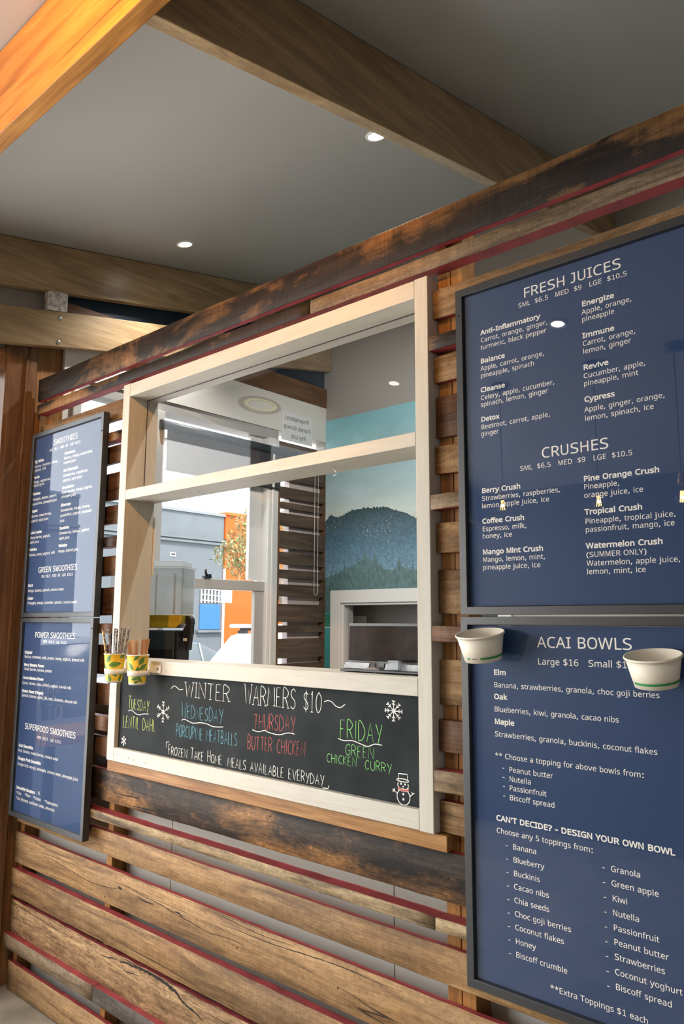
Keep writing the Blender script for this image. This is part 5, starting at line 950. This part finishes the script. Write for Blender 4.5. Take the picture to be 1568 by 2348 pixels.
boxo('bracket', (-3.678, -3.61, 2.080, 2.094, 2.80, 2.905), WHITEP, rb_, 0.004)
q = MB(); q.tube([(-3.64, 2.028, 2.83), (-3.64, 2.028, 1.875), (-3.64, 2.033, 1.860), (-3.64, 2.045, 1.852), (-3.64, 2.057, 1.860), (-3.64, 2.062, 1.875), (-3.64, 2.062, 2.83)], 0.0016, WHITEP, 6)
for k in range(60):
    for yy_ in (2.028, 2.062): q.sphere((-3.64, yy_, 1.88 + k * .0157), .0026, WHITEP, 6)
q.build('bead_chain', rb_)
# notice facing the street, read from behind
pn = thing('paper_notice', (-3.674, 1.88, 2.90), 'white paper notice with mirrored Proprietors lettering over the kitchen window', 'notice')
boxo('sheet', (-3.676, -3.674, 1.731, 2.030, 2.903, 3.108), PAPER, pn)
q = MB()
for txt, y0, z in (("Proprietors:", 1.995, 3.052), ("Flones Group", 2.015, 2.990), ("Pty Ltd", 1.965, 2.928)): write(q, txt, 0.040, lambda u, v, y0=y0, z=z: (-3.6736, y0 - u, z + v), BLACKI)
q.build('mirrored_lettering', pn, recalc=False)
outline = thing('wall_ring', (-3.679, 1.535, 3.10), 'oval cream ring vent on the white strip over the kitchen window', 'outline')  # only a flat cream oval ring inside a wider grey brown one
def oval(q, ry, rz, wy, wz, x0, x1, m, n=48):
    c = (1.535, 3.100); sl = .12
    P = lambda a, k, x: (x, c[0] + (ry + wy * k) * math.cos(a), c[1] + (rz + wz * k) * math.sin(a) + sl * ry * math.cos(a) * 1.0)
    for i in range(n):
        a, b = 2 * math.pi * i / n, 2 * math.pi * (i + 1) / n
        q.face([P(a, 0, x1), P(b, 0, x1), P(b, 1, x1), P(a, 1, x1)], m); q.face([P(a, 1, x1), P(b, 1, x1), P(b, 1, x0), P(a, 1, x0)], m); q.face([P(a, 0, x1), P(b, 0, x1), P(b, 0, x0), P(a, 0, x0)], m)
q = MB(); oval(q, .118, .030, .030, .012, -3.6795, -3.672, mat('cream vent ring', (.85, .80, .58), .4)); q.build('ring', outline)
q = MB(); oval(q, .150, .044, .040, .016, -3.6797, -3.677, mat('grey brown patch', (.52, .48, .42), .8)); q.build('collar', outline)
# bench, juice dispenser, paper on the jamb, countertop display
bench = thing('kitchen_bench', (-3.1, 0.5, 0), 'kitchen bench behind the hatch carrying the juice dispenser', 'bench')
boxo('worktop', (-3.66, -2.2, 0.150, 0.86, 1.265, 1.30), STEEL, bench, 0.003); boxo('cabinet', (-3.64, -2.22, 0.17, 0.85, 0.0, 1.264), BACK, bench, 0.003)
RX, RY = -2.985, 0.45
jd = thing('juice_dispenser', (RX, RY, 1.301), 'juice dispenser with yellow juice in a clear tank on a dark machine base', 'juice dispenser')
TEAL = mat('dark teal machine casing', (0.035, 0.06, 0.066), .45); JUICE = mat('yellow juice', (0.62, 0.42, 0.035), .25); TANK = glass('clear tank plastic', (.93, .95, .96), .07, boost=1.2)
nt = TANK.node_tree; frost = nt.nodes.new('ShaderNodeBsdfTranslucent'); frost.inputs[0].default_value = (.85, .86, .85, 1); fd = nt.nodes.new('ShaderNodeBsdfDiffuse'); fd.inputs[0].default_value = (.8, .8, .78, 1)
fa = nt.nodes.new('ShaderNodeMixShader'); nt.links.new(frost.outputs[0], fa.inputs[1]); nt.links.new(fd.outputs[0], fa.inputs[2])
fb = nt.nodes.new('ShaderNodeMixShader'); fb.inputs[0].default_value = .36; fa.inputs[0].default_value = .25; old = nt.nodes['Material Output'].inputs[0].links[0].from_socket
nt.links.new(old, fb.inputs[1]); nt.links.new(fa.outputs[0], fb.inputs[2]); nt.links.new(fb.outputs[0], nt.nodes['Material Output'].inputs[0])
def J_(x): return RX + x
def K_(y): return RY + y
boxo('machine_base', (J_(-.36), J_(-.036), K_(.002), K_(.16), 1.301, 1.628), TEAL, jd, 0.004)
boxo('side_trim', (J_(-.035), J_(-.020), K_(.004), K_(.16), 1.301, 1.626), BLACKM, jd, 0.003)
for k in range(4):
    for a in (-.200, -.118): boxo('vent_slot', (J_(a), J_(a + .075), K_(-.0005), K_(.0015), 1.535 - k * .010, 1.540 - k * .010), BLACKM, jd)
q = MB(); q.prism([(J_(-.36), 1.640), (J_(-.035), 1.640), (J_(-.010), 1.660), (J_(-.006), 1.702), (J_(-.36), 1.702)], 'y', K_(.008), K_(.152), JUICE); q.build('juice', jd, bevel=0.004)
tank = thing('tank', (J_(-.18), K_(.08), 1.78)); tank.parent = jd; tank.location = Vector((-.18, .08, 1.78 - 1.301))
side = [(J_(-.37), 1.704), (J_(-.003), 1.704), (J_(0), 1.925), (J_(-.37), 1.925)]
q = MB(); q.prism(side, 'y', K_(0), K_(.005), TANK); q.prism(side, 'y', K_(.155), K_(.160), TANK); q.prism([(J_(-.004), 1.704), (J_(-.002), 1.925), (J_(-.007), 1.925), (J_(-.009), 1.704)], 'y', K_(.006), K_(.154), TANK)
q.build('tank_wall', tank)
q = MB()
for x_ in (-.075, -.17): q.box(J_(x_), J_(x_ + .007), K_(.07), K_(.078), 1.705, 1.90, mat('grey tank rib', (.35, .35, .36), .5))
q.build('inner_rib', tank)
q = MB(); q.box(J_(-.38), J_(.006), K_(-.006), K_(.166), 1.926, 1.934, TANK); q.box(J_(-.36), J_(-.015), K_(.01), K_(.15), 1.935, 1.960, TANK); q.build('lid', jd, bevel=0.002)
q = MB(); q.prism([(J_(-.004), 1.698), (J_(.012), 1.698), (J_(.024), 1.685), (J_(.028), 1.66), (J_(.024), 1.655), (J_(.024), 1.61), (J_(.020), 1.605), (J_(.014), 1.535), (J_(0), 1.535), (J_(-.016), 1.60), (J_(-.016), 1.63), (J_(-.002), 1.655)], 'y', K_(.055), K_(.105), BLACKM); tap = q.build('tap', jd, bevel=0.002)
boxo('tap_label', (J_(-.012), J_(.008), K_(.0525), K_(.0545), 1.578, 1.592), WHITEP, tap)
jd.rotation_euler.z = 0.559
jn = thing('jamb_notice', (-2.80, 0.149, 1.87), 'white sheet pinned to the back edge of the street side jamb', 'notice')
q = MB(); q.box(-2.832, -2.789, 0.1475, 0.1485, 1.868, 2.118, PAPER); q.build('sheet', jn)
cd = thing('countertop_display', (-1.46, 0.09, 1.519), 'dark glossy screen unit on a black stand, right end of the hatch sill', 'display')
SCREEN = mat('dark glossy screen', (0.022, 0.014, 0.010), 0.12, spec=.03, noise=.5, nscale=25)
q = MB(); q.prism([(.096, 1.552), (.104, 1.5515), (.110, 1.658), (.102, 1.6585)], 'x', -1.622, -1.292, SCREEN); scr = q.build('screen', cd)
q = MB(); q.prism([(.099, 1.659), (.113, 1.6585), (.114, 1.667), (.100, 1.6675)], 'x', -1.624, -1.290, BLACKM); q.build('top_bezel', scr)
q = MB(); q.prism([(.092, 1.547), (.107, 1.547), (.107, 1.5512), (.092, 1.5515)], 'x', -1.624, -1.290, BLACKM); q.build('bottom_bezel', scr)
PLATE = mat('scuffed grey metal', (0.20, 0.20, 0.205), .45, .6, noise=.3, nscale=40)
q = MB(); q.prism([(-1.622, 1.529), (-1.520, 1.529), (-1.514, 1.547), (-1.612, 1.547)], 'y', .070, .074, PLATE); q.build('drip_plate', cd)
q = MB(); q.prism([(-1.458, 1.529), (-1.318, 1.529), (-1.312, 1.547), (-1.448, 1.547)], 'y', .070, .074, PLATE); q.build('drip_plate', cd)
q = MB(); q.prism([(-1.53, 1.5275), (-1.47, 1.5275), (-1.482, 1.534), (-1.505, 1.535)], 'y', .055, .069, mat('crumpled brown paper', (.22, .19, .17), .7)); q.build('crumpled_paper', cd)
boxo('stand_column', (-1.508, -1.472, .088, .093, 1.529, 1.5465), BLACKM, cd)
q = MB(); q.prism([(-1.618, 1.5275), (-1.292, 1.5275), (-1.292, 1.5225), (-1.618, 1.5205)], 'y', .05, .125, BLACKM); q.build('base', cd, bevel=0.001)
for x_ in (-1.600, -1.485, -1.30):
    boxo('foot', (x_ - .008, x_ + .008, .06, .075, 1.5185, 1.5203), BLACKM, cd)
q = MB(); q.box(-1.432, -1.388, .052, .066, 1.529, 1.562, glass('clear plastic block', (.62, .64, .65), .03)); q.build('plastic_block', cd, bevel=0.003)

# ---------------------------------------------------------------- slat screen on the street side of the kitchen
ss = thing('street_screen', (-3.74, 1.95, 1.1), 'dark timber slat screen beside the sash window', 'screen')
boxo('edge_post', (-3.79, -3.676, 1.712, 1.732, 1.05, 2.892), W['jamb'], ss, 0.002)
edges = [2.892, (2.627, 2.58), (2.504, 2.476), (2.434, 2.40), (2.315, 2.279), (2.161, 2.137), (2.054, 2.018), (1.961, 1.92), (1.84, 1.789), (1.67, 1.648), (1.602, 1.561), (1.433, 1.397)]
top = 2.892
for a, b in edges[1:] + [(1.101, 1.05)]:
    boxo('slat', (-3.72, -3.68, 1.734, 2.168, a, top), W['screen'], ss, 0.002); top = b
boxo('edge_post', (-3.75, -3.676, 2.169, 2.1765, 1.05, 2.892), W['jamb'], ss)
boxo('lit_gap_panel', (-3.775, -3.725, 1.86, 2.168, 1.102, 2.892), mat('pale pink lit slat tone', (.62, .53, .50), .6), ss)  # added panel; its pale pink stands in for lit slat tops seen through gaps

# ---------------------------------------------------------------- the street outside
boxo('ground', (-30, -3.8, -14, 30, -0.35, -0.15), mat('grey asphalt', (.24, .24, .24), .8), label='grey asphalt street outside the windows', cat='street', kind='structure')
boxo('footpath', (-5.4, -3.81, -14, 30, -0.149, -0.06), mat('pale concrete footpath', (.42, .41, .39), .8), label='pale footpath along the shop front', cat='footpath', kind='structure')
gb = thing('grey_building', (-14.5, 6, -0.15), 'grey painted brick building with a blue door across the street', 'building')
GB = brick('grey painted brick', (.128, .146, .163), (.121, .139, .156), (.110, .127, .143), 5.0); RENDER = mat('grey render', (.135, .155, .17), .8, noise=.15, nscale=2)
boxo('wall', (-15.2, -14.0, -6, 9.69, -0.15, 3.44), GB, gb); boxo('parapet', (-15.2, -14.0, -6, 9.69, 3.57, 4.13), RENDER, gb); boxo('coping', (-15.2, -13.95, -6, 9.70, 4.131, 4.19), mat('pale coping', (.2, .22, .235), .7), gb)
for z0, z1, e in ((3.44, 3.49, .08), (3.491, 3.52, .03), (3.521, 3.569, .10)): boxo('string_course', (-15.2, -14.0 + e, -6, 9.70, z0, z1), RENDER, gb)
boxo('blue_shutter', (-14.02, -13.98, 9.04, 9.62, 1.50, 2.07), mat('bright blue shutter', (.02, .13, .30), .5), gb)
q = MB(); q.box(-14.02, -13.99, 9.04, 9.62, 2.10, 2.50, mat('dark opening', (.05, .06, .07), .6))
for k in range(6): q.prism([(9.05 + k * .1, 2.10), (9.09 + k * .1, 2.10), (9.09 + k * .1, 2.5), (9.05 + k * .1, 2.5)], 'x', -13.989, -13.97, WHITEF)
for k in range(3): q.prism([(9.05, 2.15 + k * .13), (9.61, 2.12 + k * .13), (9.61, 2.14 + k * .13), (9.05, 2.17 + k * .13)], 'x', -13.969, -13.96, WHITEF)
q.build('window_grille', gb); boxo('door_sill', (-14.0, -13.9, 8.95, 9.66, 1.43, 1.48), RENDER, gb)
q = MB(); q.box(-14.0, -13.985, 8.19, 8.33, 3.10, 3.19, WHITEF); q.box(-13.985, -13.98, 8.21, 8.31, 3.13, 3.17, BLACKM); q.build('wall_grate', gb)
ob_ = thing('orange_building', (-14.5, 13, -0.15), 'bright orange painted brick building next to the grey one', 'building')
boxo('wall', (-15.2, -13.96, 9.71, 19, -0.15, 4.18), brick('orange painted brick', (.50, .092, .004), (.485, .088, .004), (.45, .08, .003), 5.0), ob_); boxo('coping', (-15.2, -13.90, 9.71, 19, 4.181, 4.25), mat('orange coping', (.5, .12, .01), .7), ob_)
# street tree
tree = thing('street_tree', (-9.0, 6.87, -0.15), 'leafy street tree in front of the orange building', 'tree')
BARK = mat('grey brown bark', (.22, .17, .13), .9, noise=.3); LF = [mat('olive leaf', (.11, .13, .035), .5), mat('pale leaf', (.27, .26, .11), .5), mat('rusty leaf', (.27, .12, .035), .5)]
q = MB(); q.tube(catmull([(-9, 7.1, -.14), (-9.02, 7.03, 1.2), (-8.98, 6.8, 2.27), (-9.05, 6.5, 3.17), (-9, 6.4, 3.85)], 5), [.09] * 6 + [.075] * 5 + [.055] * 5 + [.03] * 5, BARK, 10)
q.tube(catmull([(-8.98, 6.8, 2.27), (-8.9, 6.3, 2.77), (-8.95, 5.9, 2.88)], 5), .022, BARK, 7); q.tube(catmull([(-9.03, 6.63, 2.83), (-9.1, 7.2, 3.4), (-9, 7.53, 3.73)], 5), .03, BARK, 7); q.build('trunk', tree)
q = MB(); rnd = random.Random(3)
for (cy_, cz_, ry, rz, n) in ((6.22, 3.19, .33, .34, 420), (5.87, 2.72, .37, .25, 380), (6.13, 2.51, .33, .25, 260), (6.0, 2.94, .27, .25, 200), (6.7, 3.34, .56, .5, 420), (7.3, 3.4, .67, .56, 350), (6.75, 2.6, .5, .33, 200)):
    for _ in range(n):
        d = Vector((rnd.gauss(0, 1), rnd.gauss(0, 1), rnd.gauss(0, 1))); d = d.normalized() * rnd.random() ** .4
        p = Vector((-9 + d.x * .4, cy_ + d.y * ry, cz_ + d.z * rz)); a = Vector((rnd.uniform(-1, 1), rnd.uniform(-1, 1), rnd.uniform(-1.2, .1))).normalized(); b = a.orthogonal().normalized(); b.rotate(Matrix.Rotation(rnd.random() * 6.3, 3, a)) ; ln, wd = rnd.uniform(.07, .12), rnd.uniform(.010, .017)
        q.face([p, p + a * ln * .45 + b * wd, p + a * ln, p + a * ln * .45 - b * wd], rnd.choice((LF[0], LF[0], LF[1], LF[1], LF[2])))
fo = q.build('foliage', tree, recalc=False); fo['kind'] = 'stuff'
sg = thing('street_sign', (-6.0, 3.17, -0.06), 'white parking sign on a thin post at the kerb', 'sign')
q = MB(); q.tube([(-6.0, 3.163, -.06), (-6.0, 3.175, 2.2)], .012, WHITEF, 10); q.build('post', sg); boxo('plate', (-5.985, -5.980, 3.125, 3.265, 1.86, 2.02), PAPER, sg, 0.003)
q = MB(); q.box(-5.9797, -5.979, 3.222, 3.242, 1.985, 1.995, BLACKI); q.build('mark', sg)

# ---------------------------------------------------------------- cars: lofted bodies
GLASSC = mat('car window glass', (.05, .07, .08), .08, spec=.8); TYRE = mat('black tyre', (.02, .02, .02), .8); RIM = mat('alloy rim', (.45, .46, .48), .35, .8)
def car(name, loc, rz, label, paint, st, hw, rails=False, wheels=(.85, 3.4), wr=.31):
    """st: stations along the length: x, bottom, waist, roof, half width at the roof (factor)"""
    t = thing(name, loc, label, 'car'); q = MB(); g = MB(); rows = []
    for x, zb, zw, zr, wf in st:
        k = 1.0 if 0.25 < x < st[-1][0] - .25 else .90
        rows.append([(x, -hw * k, zb), (x, -hw * k * 1.02, (zb + zw) / 2), (x, -hw * k * .97, zw), (x, -hw * k * wf, zr - .03), (x, -hw * k * wf * .8, zr), (x, hw * k * wf * .8, zr), (x, hw * k * wf, zr - .03), (x, hw * k * .97, zw), (x, hw * k * 1.02, (zb + zw) / 2), (x, hw * k, zb)])
    V_ = [[q.bm.verts.new(p) for p in r] for r in rows]
    for i in range(len(V_) - 1):
        gl = st[i][3] - st[i][2] > .25 and st[i + 1][3] - st[i + 1][2] > .25
        scr = not gl and abs((st[i][3] - st[i][2]) - (st[i + 1][3] - st[i + 1][2])) > .25
        for j in range(10):
            f = q.bm.faces.new((V_[i][j], V_[i + 1][j], V_[i + 1][(j + 1) % 10], V_[i][(j + 1) % 10])); f.smooth = True
            f.material_index = q.mi(GLASSC if (gl and j in (2, 6)) or (scr and j in (2, 3, 4, 5, 6)) else paint)
    for r in (V_[0][::-1], V_[-1]): f = q.bm.faces.new(r); f.material_index = q.mi(paint)
    o = q.build('body', None, origin=(0, 0, 0), bevel=.012); o.parent = t
    for i in range(len(st)):
        pass
    q = MB()
    for x, zb, zw, zr, wf in st:
        if zr - zw > .25 and x in (st[len(st) // 2][0], st[len(st) // 2 + 1][0]):
            for s in (-1, 1): q.tube([(x, s * hw * .975, zw), (x, s * hw * wf * 1.01, zr - .03)], .022, paint, 6)
    if q.bm.verts: o = q.build('window_pillars', None, origin=(0, 0, 0)); o.parent = t
    for wx in wheels:
        for s in (-1, 1):
            q = MB(); q.lathe([(0, -.09), (wr * .6, -.09), (wr * .65, -.10), (wr, -.09), (wr, .09), (wr * .65, .10), (wr * .6, .09), (0, .09)], TYRE, n=28, mats=[RIM, TYRE, TYRE, TYRE, TYRE, TYRE, RIM])
            o = q.build('wheel', None, origin=(0, 0, 0)); o.parent = t; o.rotation_euler = (math.pi / 2, 0, 0); o.location = (wx, s * (hw - .08), wr)
    L_ = st[-1][0]
    for s in (-1, 1):
        q = MB(); q.box(-.02, .06, -.16, .16, -.06, .06, WHITEF); o = q.build('headlight', None, origin=(0, 0, 0), bevel=.02); o.parent = t; o.location = (L_ - .03, s * hw * .62, .62)
        if rails: continue
        q = MB(); q.box(-.08, .08, -.06, .06, -.05, .06, paint); o = q.build('wing_mirror', None, origin=(0, 0, 0), bevel=.02); o.parent = t; o.location = (L_ * .68, s * (hw + .06), st[len(st) // 2][2] + .05)
    if rails:
        zr = max(s_[3] for s_ in st)
        for s in (-1, 1):
            q = MB(); q.tube([(.9, s * .40, zr + .075), (3.0, s * .40, zr + .075)], .026, WHITEF, 12); o = q.build('roof_rail', None, origin=(0, 0, 0)); o.parent = t
        for x_ in (1.3, 2.62):
            q = MB(); q.box(x_ - .03, x_ + .03, -hw * .74, hw * .74, zr + .012, zr + .046, BLACKM)
            for s in (-1, 1): q.box(x_ - .07, x_ + .07, s * hw * .70 - .03, s * hw * .70 + .03, zr - .05, zr + .011, BLACKM)
            o = q.build('roof_bar', None, origin=(0, 0, 0)); o.parent = t
    t.rotation_euler.z = rz; return t
SEDAN = [(0, .32, .62, .66, .85), (.12, .22, .84, .88, .88), (.75, .20, .92, .96, .86), (1.25, .20, .93, 1.30, .74), (1.8, .20, .93, 1.43, .72), (2.4, .20, .92, 1.43, .72), (2.95, .20, .92, 1.22, .74), (3.4, .20, .90, .94, .86), (4.25, .22, .76, .80, .88), (4.42, .32, .60, .64, .82)]
SUV = [(0, .35, .75, .80, .9), (.1, .28, 1.0, 1.05, .92), (.35, .26, 1.08, 1.55, .80), (.7, .26, 1.08, 1.66, .80), (1.8, .26, 1.08, 1.69, .80), (2.7, .26, 1.06, 1.66, .80), (3.35, .26, 1.05, 1.12, .88), (4.3, .28, .92, .97, .9), (4.5, .36, .75, .80, .85)]
VAN = [(0, .35, 1.50, 1.60, .92), (.1, .28, 1.55, 1.66, .9), (1.8, .26, 1.56, 1.69, .88), (2.72, .26, 1.54, 1.66, .86), (3.30, .26, 1.02, 1.08, .88), (4.3, .28, .92, .97, .9), (4.5, .36, .75, .80, .85)]
GREYC = mat('silver grey car paint', (.30, .33, .37), .25, .5, coat=1); WHITEC = mat('white car paint', (.85, .85, .84), .3, coat=1); SILVER = mat('silver car paint', (.52, .55, .60), .25, .2, coat=1)
car('sedan', (-12.95, 5.35, -.15), math.pi / 2, 'silver grey sedan parked across the street, left of the white van', GREYC, SEDAN, .88)
car('white_van', (-7.6, 7.95, -.15), -math.pi / 2, 'white van with two long white rails on its roof, parked outside the kitchen window', WHITEC, VAN, .84, rails=True)
car('parked_car', (-6.6, -3.9, -.15), math.pi / 2, 'silver car parked outside the dining glazing, mirrored in the left menu board', SILVER, SUV, .92)
# bar table and pot plant on the footpath, seen only as reflections
tb = thing('footpath_table', (-5.0, -1.05, -0.06), 'orange timber bar table on the footpath, mirrored in the left menu board', 'table')
boxo('tabletop', (-5.3, -4.7, -1.5, -0.75, 0.88, 0.93), mat('orange oiled tabletop', (.62, .30, .10), .4), tb, .004)
for x_ in (-5.25, -4.75):
    for y_ in (-1.45, -.80): boxo('leg', (x_ - .025, x_ + .025, y_ - .025, y_ + .025, -.059, .879), BLACKM, tb)
# brush lettering on the street glazing, written to be read from outside... it reads backwards in here and right way round in the glass
pw = thing('window_lettering', (-3.738, -0.25, 1.0), 'white brush lettering COME TO THE on the street glass, mirrored in the left menu board', 'lettering')
for txt, y0, y1, z, h, nm in (("COME", -.172, -.300, 1.275, .085, 'a'), ("TO", -.235, -.318, 1.175, .075, 'b'), ("THE", -.172, -.285, 1.045, .085, 'c')):
    strokes('word', pw, txt, 0, 0, 1, 0, h, C_WHITE, .0035, seed=3, P=lambda a, b, y0=y0, y1=y1, z=z, h=h: (-3.736, y0 + (y1 - y0) * a, z + b * h))

# ---------------------------------------------------------------- pendant lamps and exit sign on the dining side, mirrored in the glass
FIL = mat('glowing filament', (1, .6, .2), .5, emit=(1.0, .55, .18), estr=40); BRASS = mat('aged brass', (.35, .24, .10), .35, 1.0); BULB = glass('amber bulb glass', (1, .9, .75), .05)
def pendant(x, y, z, label):
    t = thing('pendant_lamp', (x, y, ceil_z(y)), label, 'pendant lamp', 'bare filament pendants over the dining side'); zc = ceil_z(y)
    q = MB(); q.lathe([(0, -.02), (.05, -.02), (.05, 0.01)], BLACKM, c=(x, y, zc - .004), n=24); q.build('ceiling_rose', t)
    q = MB(); q.tube([(x, y, zc - .02), (x, y, z + .14)], .003, BLACKM, 6); q.build('cord', t)
    q = MB(); q.tube([(x, y, z + .07), (x, y, z + .14)], .018, BRASS, 16); q.build('socket', t)
    q = MB(); q.lathe([(.012, .068), (.018, .06), (.034, .02), (.036, 0), (.028, -.028), (.012, -.042), (0, -.045)], BULB, c=(x, y, z), n=24); q.build('bulb', t)
    q = MB()
    for k in range(6):
        a = k * math.pi / 3; q.tube([(x + .008 * math.cos(a), y + .008 * math.sin(a), z + .035), (x + .014 * math.cos(a), y + .014 * math.sin(a), z - .025)], .0016, FIL, 5)
    q.build('filament', t)
    q = MB()
    for k in range(8):
        a = k * math.pi / 4; q.tube([(x + .02 * math.cos(a), y + .02 * math.sin(a), z + .075), (x + .085 * math.cos(a), y + .085 * math.sin(a), z - .02)], .0014, BLACKM, 5)
    for r, dz in ((.05, .03), (.085, -.02)): q.tube([(x + r * math.cos(a), y + r * math.sin(a), z + dz) for a in [i * math.pi / 12 for i in range(24)]], .0014, BLACKM, 5, closed=True)
    q.build('wire_cage', t); light('pendant_glow', 'POINT', (x, y, z), 2.0, (1, .6, .25), .010)
pendant(-2.353, -2.41, 2.386, 'filament pendant nearest the street, mirrored in the crushes menu glass')
pendant(-1.742, -2.41, 2.349, 'filament pendant in the middle of the three, mirrored in the crushes menu glass')
pendant(-1.290, -2.41, 2.326, 'filament pendant furthest from the street, mirrored in the crushes menu glass')
ex = thing('exit_sign', (-3.40, -2.0, 3.58), 'green exit sign under the dining ceiling, mirrored in the hatch glass', 'exit sign')
EXG = mat('green exit panel', (.03, .22, .08), .5, emit=(.05, .45, .15), estr=.35); EXW = mat('white exit pictogram', (.8, .85, .8), .5, emit=(.8, .9, .8), estr=.4)
boxo('panel', (-3.60, -3.25, -2.04, -2.00, 2.86, 3.02), EXG, ex, .003); boxo('casing', (-3.61, -3.24, -2.06, -2.041, 2.85, 3.03), WHITEP, ex, .003)
q = MB(); q.prism([(-3.42, 2.88), (-3.34, 2.88), (-3.34, 2.95), (-3.38, 2.99), (-3.42, 2.95)], 'y', -1.9995, -1.998, EXW); q.build('pictogram', ex)
